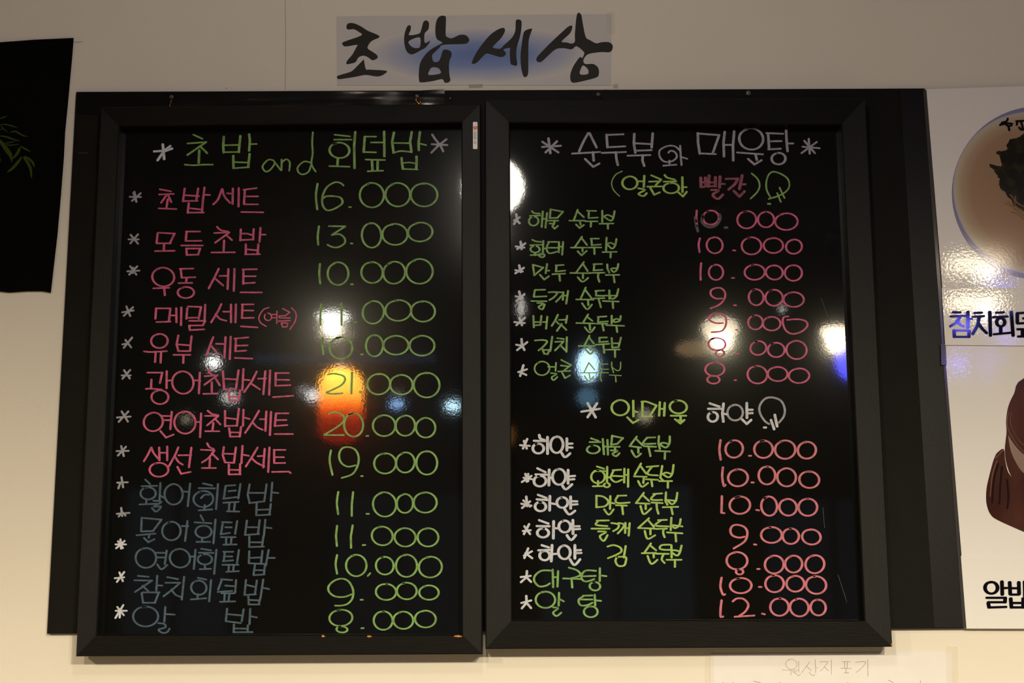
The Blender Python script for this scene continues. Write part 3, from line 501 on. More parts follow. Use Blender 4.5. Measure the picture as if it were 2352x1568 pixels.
RPRICE = [
 ('10.000', 'pink', 'J', '~278 938 275 1020 282 1112;o 428 1012 82 76;o 808 1035 100 92;o 1012 1033 85 82;o 1228 1055 120 88'),
 ('10.000', 'pink', 'J', '~312 1232 298 1300 308 1378;o 468 1305 85 85;662 1358 688 1362;o 858 1312 105 90;o 1090 1308 105 78;o 1308 1320 85 75'),
 ('10.000', 'pink', 'L', '~325 112 318 200 320 288;o 482 208 75 82;650 268 675 268;o 892 207 105 82;o 1100 210 90 75;o 1302 215 92 82'),
 ('9.000', 'pink', 'L', '~550 485 480 485 430 450 430 400 480 375 540 378 580 430 565 500 510 555 425 590;672 556 695 558;o 907 472 78 85;o 1097 478 92 85;o 1305 497 108 78'),
 ('9.000', 'pink', 'L', '~558 745 480 745 415 715 410 680 450 650 530 650 585 690 585 770 540 830 435 842;695 818 705 818;o 900 738 78 75;o 1072 752 90 75;~1250 675 1200 685 1190 740 1220 820 1290 860 1390 835 1450 775 1430 725 1350 705 1235 712'),
 ('8.000', 'pink', 'L', 'o 492 968 92 65;o 525 1065 45 35;690 1072 720 1068;o 930 1010 85 72;o 1120 1030 90 75;o 1335 1030 110 95'),
 ('8.000', 'pink', 'L', 'o 470 1235 102 72;o 455 1345 65 42;678 1350 695 1350;o 920 1292 102 95;o 1135 1285 105 75;o 1362 1303 108 78'),
 ('10.000', 'rose', 'N', '~530 602 518 700 532 808;o 675 695 92 92;830 767 855 767;o 985 698 98 92;o 1215 702 110 95;o 1445 708 95 90'),
 ('10.000', 'rose', 'N', '~555 890 548 990 565 1085 582 1075;o 715 1000 105 90;858 1050 882 1050;o 1022 975 88 95;o 1230 995 100 95;o 1470 1020 105 88'),
 ('10.000', 'rose', 'N', '545 1195 540 1370 572 1375;o 735 1290 108 92;908 1340 938 1345;o 1045 1300 85 100;o 1245 1312 92 88;o 1455 1312 100 90'),
 ('9.000', 'rose', 'Q', '~600 240 540 250 470 225 450 170 475 125 530 115 600 140 630 200 600 290 485 365;700 322 725 325;o 885 222 108 85;o 1090 235 88 80;o 1308 243 98 80'),
 ('8.000', 'rose', 'Q', 'o 520 495 110 92;o 548 612 38 28;735 582 760 582;o 915 535 102 92;o 1120 530 90 90;o 1345 532 100 95'),
 ('10.000', 'rose', 'Q', '~357 675 345 770 370 850 395 850;o 560 758 112 82;752 772 780 773;o 918 738 95 92;o 1138 738 92 85;o 1358 752 108 92'),
 ('12.000', 'rose', 'Q', '~357 915 347 1000 347 1085 375 1085;~475 925 520 895 590 900 640 960 610 1030 545 1078;495 1088 705 1075;785 1055 815 1062;o 970 985 98 92;o 1180 990 100 92;o 1380 990 82 82')]
for lb, m, c, t in RPRICE: put(RP, 'price', m, t, c, (2.4, 1.75) if m == 'pink' else (2.8, 2.0), m + ' price ' + lb)
put(RP, 'wiped_mark', 'smear', '~262 1010 275 1100 290 1155;~345 990 335 1060 400 1112 480 1095 525 1030 520 980;575 1118 600 1118', 'J', (3.2, 2.8), 'half wiped grey digits')
# scratches
for q in ([(1886, 684), (1897, 716), (1908, 744)], [(1890, 1165), (1892, 1190), (1894, 1212)], [(1925, 1320), (1938, 1360), (1945, 1382)]):
    sc = Ink(); sc.stroke(q, 0.45, 0.45, DI); sc.build('scratch', M['smear'], RP)
# chips in the paint of the frames
def chip(x, y, wx, wy, depth, parent):
    pts = [(x + wx * math.cos(a) * random.uniform(.75, 1.1), y + wy * math.sin(a) * random.uniform(.7, 1.1)) for a in [2 * math.pi * k / 9 for k in range(9)]]
    v = [P(a, b, depth) for a, b in pts]
    o = mesh_obj('paint_chip', v, [tuple(range(9))], M['rawwood'], parent)
    return o
for (x, y, a, b) in ((742, 1460.5, 4.5, 2.6), (848, 1461, 6, 2.8), (1052, 1460.5, 11, 2.2)): chip(x, y, a, b, 0.0403, LB)['label'] = 'bare wood chip in the black frame'
chip(2048.5, 1480, 2.2, 3.5, 0.0403, RB)['label'] = 'bare wood chip at the frame corner'
chip(1233, 288, 5, 1.2, DI, RB)['label'] = 'small reddish mark'

# ============================================================ screws and hanging wires
def screw(x, y, label, wires, m='steel', rr=5.0):
    depth = 0.0118 if x < 1021 else 0.0086
    c = P(x, y, depth); root = empty('screw', c); tag(root, label, 'screw', None)
    r = rr * PXM
    lathe('screw_head', (c.x, c.y, c.z), [(r * 0.55, 0.001), (r, 0.0004), (r, -0.0006), (r * 0.75, -0.0017), (r * 0.3, -0.0020)], M[m], root, 18, 'Y')
    cr = Ink(); cr.stroke([(x - 2.1, y), (x + 2.1, y)], 0.8, 0.8, depth + 0.0021); cr.stroke([(x, y - 2.1), (x, y + 2.1)], 0.8, 0.8, depth + 0.0021)
    cr.build('cross_slot', M['blackscrew'], root)
    for wp, wm, rad in wires:
        w_ = tag(tube('hanging_wire', [P(a, b, d) for a, b, d in wp], rad, M[wm], None), None, None)
        w_['label'] = label.replace('screw', '%s wire under the screw' % ('right-hand' if wp[0][0] > x + 2 else 'left-hand' if wp[0][0] < x - 3 else 'copper')); w_['category'] = 'wire'
        o = Vector(w_.data.vertices[0].co)
        for vv in w_.data.vertices: vv.co -= o
        w_.location = o
def twist(x0, y0, x1, y1, d):
    out = []
    for k in range(22):
        t = k / 21; out.append((x0 + (x1 - x0) * t + 2.0 * math.sin(t * 15), y0 + (y1 - y0) * t, d + 0.0012 * math.cos(t * 15)))
    return out
screw(394, 223, 'small steel screw at the far left above the sushi board', [(twist(395, 227, 389, 246, 0.0135), 'copper', 0.0009)])
screw(958, 221, 'steel screw in the shiny tape near its right end', [([(956, 225, 0.0135), (955, 231, 0.0145), (960, 236, 0.0145), (964, 241, 0.0135), (966, 236, 0.015), (965, 228, 0.0145)], 'copper', 0.0011)], rr=5)
screw(1374, 217, 'steel screw above the left part of the tofu stew board', [([(1370, 219, 0.012), (1366, 228, 0.012)], 'wire', 0.0004), ([(1378, 219, 0.012), (1383, 226, 0.012)], 'wire', 0.0006)])
screw(1719, 214, 'bright steel screw above the right part of the tofu stew board', [([(1714, 217, 0.012), (1709, 225, 0.012)], 'wire', 0.0005), ([(1724, 217, 0.012), (1728, 225, 0.012)], 'wire', 0.0006)], rr=6.3)
screw(1034, 226, 'black screw just right of the end of the shiny tape', [], 'blackscrew', 5)

# ============================================================ small price-label sticker on the frame
stk = empty('label_sticker', P(1091.3, 342, 0.0402)); tag(stk, 'tiny white sticker with an orange mark on the right rail of the sushi board', 'sticker')
plate('sticker_paper', [(1086.3, 340.5), (1087.5, 342), (1095.5, 342), (1096.6, 340.5), (1096.6, 281.5), (1095.5, 280), (1087.5, 280), (1086.3, 281.5)], 0.0406, 0.0003, M['sticker'], stk)
oi = Ink(); oi.stroke([(1088.6, 293), (1091, 297), (1094.5, 294)], 2.1, 2.4, 0.0408); oi.stroke([(1089.5, 291.5), (1094.8, 291)], 1.5, 1.5, 0.0408); oi.build('sticker_logo', M['orange_print'], stk)
gi = Ink()
for k, (y0, y1) in enumerate(((303, 306), (307.5, 310.5), (312, 315), (316, 319), (325, 329))):
    gi.stroke([(1088.3, y0), (1093.5, y0)], 0.45, 0.45, 0.0408); gi.stroke([(1090, y0), (1090, y1)], 0.45, 0.45, 0.0408); gi.stroke([(1088.6, y1), (1093.8, y1)], 0.45, 0.45, 0.0408); gi.stroke([(1093.5, y0), (1092.8, y1)], 0.4, 0.4, 0.0408)
gi.build('sticker_print', M['grey_print'], stk)

# ============================================================ shop name sign (film with brush lettering)
def film_material():
    m = bpy.data.materials.new('sign_film'); m.use_nodes = True; nt = m.node_tree; b = nt.nodes['Principled BSDF']
    b.inputs['Roughness'].default_value = 0.35; b.inputs['Specular IOR Level'].default_value = 0.35
    tc = nt.nodes.new('ShaderNodeTexCoord'); mp = nt.nodes.new('ShaderNodeMapping')
    c = P(1108, 126, 0.001); org = P(1090, 195, 0.001)
    d = c - org
    mp.inputs['Location'].default_value = (-d.x / 0.178, 0, -d.z / 0.046); mp.inputs['Scale'].default_value = (1 / 0.178, 0, 1 / 0.046)
    nz = nt.nodes.new('ShaderNodeTexNoise'); nz.inputs['Scale'].default_value = 9; nz.inputs['Detail'].default_value = 1
    ln = nt.nodes.new('ShaderNodeVectorMath'); ln.operation = 'LENGTH'
    ad = nt.nodes.new('ShaderNodeMath'); ad.operation = 'MULTIPLY_ADD'; ad.inputs[1].default_value = 0.35
    r = nt.nodes.new('ShaderNodeValToRGB'); e = r.color_ramp.elements
    e[0].position = 0.12; e[0].color = (0.11, 0.18, 0.50, 1); e[1].position = 1.22; e[1].color = (0.64, 0.61, 0.60, 1)
    for p, cc in ((0.40, (0.17, 0.25, 0.54, 1)), (0.78, (0.43, 0.45, 0.59, 1)), (1.0, (0.60, 0.58, 0.61, 1))):
        q = e.new(min(p, 1.0)); q.color = cc
    nt.links.new(tc.outputs['Object'], mp.inputs['Vector']); nt.links.new(mp.outputs['Vector'], ln.inputs[0])
    nt.links.new(tc.outputs['Object'], nz.inputs['Vector'])
    nt.links.new(nz.outputs['Fac'], ad.inputs[0]); nt.links.new(ln.outputs['Value'], ad.inputs[2])
    sb = nt.nodes.new('ShaderNodeMath'); sb.operation = 'SUBTRACT'; sb.inputs[1].default_value = 0.175
    nt.links.new(ad.outputs[0], sb.inputs[0]); nt.links.new(sb.outputs[0], r.inputs['Fac']); nt.links.new(r.outputs['Color'], b.inputs['Base Color'])
    return m
sg = empty('shop_sign', P(1090, 195, 0.001)); tag(sg, 'translucent film sign with black brush lettering over a blue glow print, above the boards', 'sign')
plate('sign_sheet', [(774, 195.5), (1403, 195.5), (1405, 32.5), (773, 38)], 0.0012, 0.0007, film_material(), sg)
TS = 3.0947
GL = [
 ["235 200,240 172,265 163,300 170,345 192,385 218,470 258,425 285,400 305,385 342,420 368,450 390,455 412,420 428,390 408,355 395,320 408,300 440,265 452,235 455,240 430,275 390,305 335,310 318,230 330,208 318,215 298,340 252,320 225,285 207,250 210"],
 ["350 430,358 425,372 490,400 495,518 503,505 525,475 540,440 542,370 532,300 545,185 562,168 550,175 538,250 515,280 500,320 460"],
 ["680 180,692 185,690 215,680 250,748 240,765 215,780 160,800 145,820 160,820 195,812 215,790 240,792 305,830 290,800 335,760 358,720 380,690 385,660 360,645 300,648 240,665 190", "678 292,755 265,758 330,740 342,715 340,690 325"],
 ["905 113,935 115,942 135,940 245,955 265,985 272,1040 248,1085 252,1107 280,1100 300,1070 312,925 318,895 340,855 378,843 395,853 437,888 437,905 405,920 360,945 352,978 368,980 400,965 440,965 520,972 575,935 588,915 562,850 575,770 585,750 570,750 500,760 445,790 395,830 355,880 325,917 303,880 280,867 240,868 180,880 135", "820 532,902 522,895 490,870 478,840 480,825 500"],
 ["1345 198,1360 205,1358 230,1330 275,1275 332,1300 345,1330 345,1355 320,1395 285,1420 255,1435 215,1438 150,1455 138,1478 150,1478 200,1468 260,1445 340,1442 400,1447 463,1412 460,1400 445,1395 375,1395 340,1350 352,1368 375,1360 395,1335 405,1300 398,1240 380,1215 390,1160 445,1128 452,1130 430,1160 370,1210 300,1260 245,1310 210"],
 ["1550 203,1552 215,1530 290,1527 430,1525 525,1503 548,1488 530,1475 470,1472 390,1480 320,1492 240,1510 215"],
 ["1837 182,1838 205,1820 240,1763 295,1800 302,1835 310,1858 295,1858 240,1873 103,1902 103,1915 170,1935 262,1965 285,2010 308,2050 300,2100 300,2125 320,2125 345,2105 370,2040 370,1960 382,1930 405,1918 435,1935 455,1990 455,2025 485,2028 530,2010 550,1940 570,1860 587,1835 582,1825 560,1828 520,1845 475,1870 435,1895 405,1910 412,1925 380,1915 362,1870 328,1835 350,1780 342,1735 345,1700 365,1625 435,1600 440,1585 430,1590 405,1640 350,1700 290,1770 225,1810 190", "1912 467,1940 480,1955 505,1945 528,1893 525"]]
for g in GL: poly_obj('brush_lettering', g, (720, 0), 0.0016, M['brush'], sg, TS)
o = plate('clear_tape', [(1392, 78), (1413, 78), (1413, 26), (1392, 26)], 0.0022, 0.0003, M['clear_tape'], sg)
o = plate('clear_tape', [(1078, 201), (1108, 200), (1108, 193), (1076, 194)], 0.0022, 0.0003, mat('shiny_tape', (0.6, 0.57, 0.5), 0.08, 0.8, alpha=0.4), sg)
def blob(name, x, y, rx, ry, m, depth=0.0004, n=14):
    v = [P(x + rx * math.cos(a) * random.uniform(.6, 1.15), y + ry * math.sin(a) * random.uniform(.6, 1.15), depth) for a in [2 * math.pi * k / n for k in range(n)]]
    return mesh_obj(name, v, [tuple(range(n))], m, wall)
blob('glue_spot', 1414, 198, 8, 5.5, M['glue']); blob('glue_spot', 1390, 206, 4, 1.5, M['glue'])

# ============================================================ black banner with bamboo leaves, far left
bn = empty('wall_banner', P(60, 670, 0.002)); tag(bn, 'black cloth banner printed with green bamboo leaves at the far left', 'banner')
bq = [(-330, 676), (-100, 671), (0, 668.5), (20, 671), (60, 668), (97, 668), (116, 671.5), (124, 600), (131, 540), (139, 450), (146, 360), (149, 300), (156, 230), (165, 130), (168.5, 87), (80, 91), (0, 97), (-330, 112)]
def banner():
    pts = [P(x, y, 0.0045) for x, y in bq]
    return prism(pts, 0.002, M['cloth'], 'cloth', bn)
banner()
LEAF = ['0 372 50 355 118 328', '0 476 80 468 170 485 230 505 295 522', '0 548 45 545', '0 485 40 520 80 560 140 605', '165 598 245 582 300 605 380 650 455 664', '0 655 100 670 200 705 330 740', '65 778 160 765 260 742',
        '75 803 180 808 320 788', '-30 700 50 800 120 900 175 980 195 1088', '330 825 410 865 505 918', '325 845 290 930 200 1040', '355 1000 290 1090 200 1190 115 1250', '380 1000 450 1090 500 1200 518 1355', '400 995 470 1030 540 1100 560 1175', '-10 1010 5 1045 18 1078']
LW = [1.6, 1.6, 0.9, 1.2, 1.9, 2.0, 1.2, 1.3, 5.2, 1.9, 3.2, 3.4, 3.4, 3.0, 1.2]
for t, w_ in zip(LEAF, LW):
    v = list(map(float, t.split())); pts = conv((0, 220), list(zip(v[0::2], v[1::2])), 7.127)
    i_ = Ink(); i_.stroke(catmull(pts) if len(pts) > 2 else pts, w_, w_, 0.0049, taper=True) if len(pts) > 2 else i_.stroke(pts, w_, w_, 0.0049)
    i_.build('leaf', M['leaf'], bn)
# off-frame part of the same print
for k in range(9):
    a = random.uniform(-0.9, 0.9); x = random.uniform(-230, -40); y = random.uniform(250, 430)
    i_ = Ink(); i_.stroke(catmull([(x, y), (x + 22 * math.cos(a), y + 22 * math.sin(a) + 3), (x + 46 * math.cos(a), y + 50 * math.sin(a) + 12)]), 2.6, 2.6, 0.0049, taper=True); i_.build('leaf', M['leaf'], bn)

# ============================================================ menu poster, far right
ps = empty('menu_poster', P(2300, 1443, 0.009)); tag(ps, 'glossy white menu poster with dish photos and bold names at the far right', 'poster')
DP = 0.0105
XE = 2620
plate('picture_sheet', [(2165, 664), (XE, 668), (XE - 30, 190), (2128, 205)], DP, 0.0015, M['poster'], ps)
prism([P(2171, 792, DP + 0.0028), P(XE, 796, DP + 0.0028), P(XE, 664, DP + 0.0006), P(2163, 661, DP + 0.0006)], 0.0005, M['poster'], 'name_sheet', ps)   # stuck on slightly tilted
plate('picture_sheet', [(2209, 1279), (XE, 1282), (XE, 790), (2169, 790)], DP, 0.0015, M['poster'], ps)
plate('name_sheet', [(2220, 1443), (XE, 1444), (XE, 1277), (2207, 1276)], DP + 0.0006, 0.0006, M['poster'], ps)
plate('laminate_edge', [(2212, 1442), (2219, 1442), (2128, 206), (2120.5, 206)], 0.0098, 0.0010, M['edgefilm'], ps)
def plate_material():
    m = bpy.data.materials.new('printed_plate'); m.use_nodes = True; nt = m.node_tree; b = nt.nodes['Principled BSDF']
    b.inputs['Roughness'].default_value = 0.09
    tc = nt.nodes.new('ShaderNodeTexCoord'); mp = nt.nodes.new('ShaderNodeMapping'); R = 198.7 * PXM * 1.02
    d = P(2385, 443, DP) - parent_world(ps)
    mp.inputs['Location'].default_value = (-d.x / R, 0, -d.z / R); mp.inputs['Scale'].default_value = (1 / R, 0, 1 / R)
    ln = nt.nodes.new('ShaderNodeVectorMath'); ln.operation = 'LENGTH'
    r = nt.nodes.new('ShaderNodeValToRGB'); e = r.color_ramp.elements
    e[0].position = 0.3; e[0].color = (0.33, 0.205, 0.135, 1); e[1].position = 1.0; e[1].color = (0.24, 0.23, 0.44, 1)
    for p, cc in ((0.78, (0.37, 0.24, 0.165, 1)), (0.90, (0.45, 0.34, 0.25, 1)), (0.96, (0.52, 0.44, 0.35, 1)), (0.985, (0.50, 0.46, 0.50, 1))):
        q = e.new(p); q.color = cc
    nt.links.new(tc.outputs['Object'], mp.inputs['Vector']); nt.links.new(mp.outputs['Vector'], ln.inputs[0])
    nt.links.new(ln.outputs['Value'], r.inputs['Fac']); nt.links.new(r.outputs['Color'], b.inputs['Base Color'])
    n = nt.nodes.new('ShaderNodeTexNoise'); n.inputs['Scale'].default_value = 300; bp = nt.nodes.new('ShaderNodeBump'); bp.inputs['Distance'].default_value = 2.2e-5
    nt.links.new(tc.outputs['Object'], n.inputs['Vector']); nt.links.new(n.outputs['Fac'], bp.inputs['Height']); nt.links.new(bp.outputs['Normal'], b.inputs['Normal'])
    return m
circ = [(2385 + 198.7 * math.cos(2 * math.pi * k / 72), 443 + 198.7 * math.sin(2 * math.pi * k / 72)) for k in range(72)]
poly_obj('printed_dish', [circ], (0, 0), DP + 0.0004, plate_material(), ps, 1.0, False, 0.0002)
sw = "927 430,905 445,880 460,850 470,815 475,805 500,790 520,800 550,780 565,712 568,708 585,735 598,745 640,755 670,745 690,700 680,658 668,662 695,695 715,710 750,740 790,730 830,740 860,780 890,800 930,830 950,850 1000,927 1040,1100 1080,1180 900,1150 600,1050 440"
sv = list(map(float, sw.replace(',', ' ').split())); sp_ = list(zip(sv[0::2], sv[1::2])); jag = []
for k in range(len(sp_)):
    (xa, ya), (xb, yb) = sp_[k], sp_[(k + 1) % len(sp_)]; nn = max(2, int(math.hypot(xb - xa, yb - ya) / 11))
    for q in range(nn):
        t = q / nn; rr_ = random.uniform(-5, 5) if q else 0
        jag.append((xa + (xb - xa) * t + rr_, ya + (yb - ya) * t + rr_ * random.choice((-1, 1))))
poly_obj('printed_seaweed', [jag], (2080, 180), DP + 0.0008, M['seaweed'], ps, 3.408, False, 0.0002)
nd = Ink()
for t in ('~820 910 850 950 865 1000 927 1040', '~800 960 850 1010 927 1075', '~830 1045 880 1060 920 1100', '~860 920 870 970 940 1010', '~780 975 830 1000 860 1030'): nd.text(t, (2080, 180), 1.3, 1.3, DP + 0.0012, 3.408)
nd.build('printed_noodles', M['noodle'], ps)
cg = Ink(); cg.text('~800 315 790 335 755 345;~755 360 800 352 835 355;~780 350 800 372 830 368;~740 365 760 350 790 348;~805 372 812 405;865 335 925 332;875 340 870 362;~905 345 912 365;890 385 900 398;915 375 918 400;905 400 960 398', (2080, 180), 2.6, 2.2, DP + 0.0012, 3.408)
cg.build('calligraphy', M['printblack'], ps)
poly_obj('printed_pot', ["2352 868,2329 904,2316 933,2311 965,2312 990,2310 1010,2308 1035,2312 1065,2325 1098,2352 1140,2450 1180,2600 1140,2600 880,2480 830"], (0, 0), DP + 0.0005, M['bowl_dark'], ps, 1.0, True, 0.0002)
poly_obj('printed_pot_handle', ["668 240,625 262,608 290,590 340,555 480,547 560,552 620,575 680,625 722,810 805,900 840,900 600,720 430,680 330"], (2080, 950), DP + 0.0002, M['bowl_dark'], ps, 2.96, True, 0.0002)
dk = Ink(); dk.text('~630 340 600 450 590 600;~655 360 645 480 638 610;~690 450 700 560 692 640', (2080, 950), 2.2, 2.2, DP + 0.0009, 2.96); dk.build('printed_grooves', M['bowl_deep'], ps)
hl = Ink(); hl.text('~665 245 640 270 615 300;~620 320 590 420 575 560', (2080, 950), 1.6, 1.6, DP + 0.0009, 2.96)
hl.text('~700 -10 690 50 700 110 750 200 805 262', (2080, 950), 1.3, 1.3, DP + 0.0012, 2.96); hl.text('~720 -10 712 50 728 110 770 180 805 215', (2080, 950), 1.0, 1.0, DP + 0.0012, 2.96); hl.build('printed_highlight', M['bowl_mid'], ps)
poly_obj('printed_sheen', ["698 150,715 175,760 235,810 280,900 330,900 440,800 400,750 330,715 250"], (2080, 950), DP + 0.0008, M['bowl_pale'], ps, 2.96, True, 0.0002)
bi = Ink()
B_ = '370 603 430 603;352 635 470 630;~425 640 400 680 350 712;~400 670 430 700 455 712;488 600 488 722;495 655 518 655;375 745 500 745;380 745 382 795;498 745 495 795;380 795 500 795;' \
     '540 607 600 605;525 637 615 632;~575 640 565 700 525 772;~570 690 600 730 635 765;660 600 665 785;' \
     '710 605 770 603;685 640 800 635;o 745 680 32 32;745 715 745 770;690 775 830 762;828 600 842 785;' \
     '870 610 945 605;875 610 875 685;875 690 960 685;920 650 985 650;990 600 995 720;875 735 1000 735;915 740 915 790;960 740 960 790;880 792 1010 792'
bi.text(B_, (2080, 540), 4.1, 2.5, DP + 0.0029, 3.408)
bi.build('dish_name', M['printblack'], ps)['label'] = 'bold black printed dish name'
bi = Ink(); bi.text('o 583 1182 42 40;655 1140 658 1228;660 1185 690 1183;550 1250 680 1250;678 1250 676 1280;560 1280 678 1280;562 1285 568 1315;565 1316 685 1312;'
                    '708 1145 712 1225;770 1145 772 1225;712 1185 770 1185;712 1228 772 1228;810 1140 812 1240;815 1180 840 1180;715 1255 720 1315;800 1255 800 1315;718 1285 800 1285;720 1315 805 1315', (2080, 950), 4.4, 2.6, DP + 0.0014, 2.96)
bi.build('dish_name', M['printblack'], ps)['label'] = 'bold black printed dish name'
o = plate('edge_glint_strip', [(2162, 838), (2174, 838), (2172, 790), (2161, 790)], 0.0128, 0.0006, mat('shiny_laminate_edge', (0.10, 0.10, 0.09), 0.07, 0.9), ps)  # shiny strip added to give the glint of the poster's laminated edge

# ============================================================ handwritten note, bottom right
nt_ = empty('paper_note', P(1908, 1640, 0.001)); tag(nt_, 'white paper note with pencil writing taped under the tofu stew board', 'note')
plate('paper_sheet', [(1631, 1700), (2190, 1700), (2186, 1497), (1631, 1501)], 0.0010, 0.0006, M['paper'], nt_)
pc = Ink(); NC = (1600, 1440)
pc.text('o 800 312 48 42;722 360 865 362;~795 365 798 385 797 405;805 375 845 375;862 285 862 378;820 378 862 410 875 395;~955 292 920 340 885 385;925 325 970 368;1000 272 1005 385;1003 342 1022 342;~950 378 975 405 1000 400;1040 292 1112 290;~1110 292 1075 340 1045 368;1080 335 1112 365;1138 272 1138 398;'
        '1228 290 1298 290;1250 292 1250 348;1272 292 1272 348;1215 345 1305 348;1262 350 1262 385;1245 385 1285 383;~1340 295 1425 292 1400 335 1345 383;1445 272 1447 412', NC, 0.55, 0.5, 0.0012, 3.675)
pc.text('225 462 225 520;305 462 305 530;~480 455 540 470 490 500;600 480 600 540;700 462 720 530;1275 462 1290 530;1340 480 1340 540;~1620 445 1660 470 1640 500;1750 480 1750 530;1890 450 1888 530;1560 480 1600 480;230 500 305 500', NC, 0.5, 0.5, 0.0012, 3.675)
pc.build('pencil_writing', M['pencil'], nt_)
plate('clear_tape', [(2176, 1640), (2204, 1640), (2200, 1484), (2172, 1484)], 0.0016, 0.0003, M['clear_tape'], nt_)
plate('clear_tape', [(1618, 1640), (1640, 1640), (1640, 1494), (1620, 1494)], 0.0016, 0.0003, M['clear_tape'], nt_)

# ============================================================ THE DINING ROOM BEHIND THE CAMERA (seen mirrored in the boards)
def pendant(px, py, d, wpx, hpx, color, strength, label, flat=False, name='pendant_lamp'):
    c = RF(px, py, d); tot = 2.1 + d
    rx = wpx / 2 / FPX * tot; rz = hpx / 2 / FPX * tot
    root = empty(name, c); tag(root, label, 'lamp', 'lamps of the dining room seen mirrored in the boards')
    prof = []
    K = 9
    for k in range(K + 1):
        a = -math.pi / 2 + math.pi * k / K
        h = rz * math.sin(a)
        if flat and h > rz * 0.45: h = rz * 0.45
        prof.append((max(rx * math.cos(a), 0.0008), h))
    lathe('bulb', c, prof, emis('lamp_glow', color, strength), root, 20)
    top = c.z + rz * (0.45 if flat else 1)
    lathe('socket', (c.x, c.y, top), [(min(rx * 0.4, 0.02), 0.0), (min(rx * 0.35, 0.018), 0.035), (0.004, 0.04)], M['lamp_metal'], root, 12)
    if ZC - top > 0.07:
        tube('cord', [(c.x, c.y, top + 0.038), (c.x, c.y, ZC - 0.015)], 0.0025, M['lamp_metal'], root)
        lathe('ceiling_cap', (c.x, c.y, ZC - 0.02), [(0.035, 0), (0.04, 0.02)], M['lamp_metal'], root, 16)
    return c
WARM = (1.0, 0.83, 0.58); NEU = (1.0, 0.95, 0.86)
g0 = pendant(1133, 428, 1.44, 148, 138, (1.0, 0.93, 0.80), 34, 'round white globe lamp nearest the boards', name='globe_lamp')
p1 = pendant(765, 726, 3.2, 76, 20, NEU, 34, 'oval neutral white lamp reflected beside the 11.000 price', True)
pendant(772, 768, 3.6, 90, 22, WARM, 2.2, 'dim brown lamp shade reflected below the oval white lamp')
p2 = pendant(1655, 755, 2.9, 84, 54, WARM, 20, 'large soft warm lamp reflected left of the tofu stew prices')
pendant(1596, 800, 3.4, 90, 34, (1.0, 0.62, 0.30), 3.0, 'dim amber lamp shade beside the large soft warm lamp')
p3 = pendant(1917, 762, 3.3, 62, 46, WARM, 36, 'bright warm half-dome lamp reflected at the right edge of the stew board', True)
pendant(490, 832, 4.2, 28, 24, NEU, 40, 'small round white lamp reflected under the fifth sushi line')
pendant(528, 912, 5.2, 34, 22, NEU, 16, 'small dim white lamp reflected over the flounder line')
pendant(718, 908, 5.2, 26, 24, NEU, 26, 'small white lamp just left of the red lantern')
pendant(698, 897, 5.6, 26, 18, NEU, 5, 'faint lamp beside the small white lamp left of the lantern')
pendant(428, 962, 5.0, 22, 18, WARM, 5, 'faint warm lamp in the left of the room')
pendant(911, 927, 5.4, 30, 18, (0.35, 0.6, 1.0), 22, 'small blue lamp right of the red lantern')
pendant(1040, 932, 5.4, 32, 20, (0.6, 0.9, 1.0), 38, 'small icy blue lamp at the frame edge')
pendant(912, 903, 5.6, 26, 14, WARM, 3, 'faint warm lamp above the small blue lamp')
pendant(1197, 706, 3.4, 16, 44, NEU, 12, 'slim upright white lamp near the left of the stew board')
pendant(1351, 838, 3.0, 48, 74, (0.50, 0.78, 1.0), 40, 'tall bluish white oval lamp')
pendant(1797, 709, 4.2, 10, 15, NEU, 14, 'tiny white lamp above the large soft warm lamp')
pendant(1481, 955, 4.6, 34, 28, WARM, 6, 'faint warm lamp behind the word for mild')
pendant(1950, 826, 3.6, 62, 92, (0.08, 0.08, 1.0), 30, 'deep blue neon tube lamp', name='neon_lamp')
pendant(1349, 912, 4.4, 46, 42, (0.25, 0.55, 0.8), 4.5, 'dim teal lamp under the tall bluish lamp')
pendant(1174, 1000, 4.4, 14, 46, (1.0, 0.4, 0.08), 2.2, 'dim orange lamp at the left frame edge')
# linear ceiling lamp mirrored in the poster
c = RF(2262, 600, 2.3); ll = empty('linear_lamp', c); tag(ll, 'slim linear white ceiling lamp near the poster', 'lamp')
box('diffuser', (c.x - 0.10, c.y - 0.03, c.z - 0.025), (c.x + 0.06, c.y + 0.03, c.z + 0.015), emis('linear_glow', WARM, 26), ll)
box('housing', (c.x - 0.11, c.y - 0.035, c.z + 0.015), (c.x + 0.07, c.y + 0.035, c.z + 0.04), M['lamp_metal'], ll)
tube('cord', [(c.x, c.y, c.z + 0.04), (c.x, c.y, ZC)], 0.0025, M['lamp_metal'], ll)
# blue neon sign mirrored in the poster
nc = RF(2262, 760, 3.4); ng = empty('neon_sign', nc); tag(ng, 'blue neon sign of loose short tubes near the right side wall, mirrored in the poster', 'sign')
NE = emis('neon_glow', (0.14, 0.13, 1.0), 34)
for x, y, w_, h_ in ((2215, 745, 45, 30), (2322, 680, 10, 70), (2300, 650, 22, 26), (2205, 835, 22, 45), (2268, 835, 4, 90), (2296, 820, 4, 45)):
    c1 = RF(x, y, 3.4); k1 = 5.5 / FPX / 2
    lathe('neon_tube', c1, [(0.001, -h_ * k1), (w_ * k1 * 0.8, -h_ * k1 * 0.85), (w_ * k1, 0), (w_ * k1 * 0.8, h_ * k1 * 0.85), (0.001, h_ * k1)], NE, ng, 12)
q0 = RF(2195, 640, 3.4); q1 = RF(2335, 900, 3.4)
box('back_plate', (min(q0.x, q1.x), q0.y - 0.06, min(q0.z, q1.z)), (max(q0.x, q1.x), q0.y - 0.045, max(q0.z, q1.z)), M['lamp_metal'], ng)
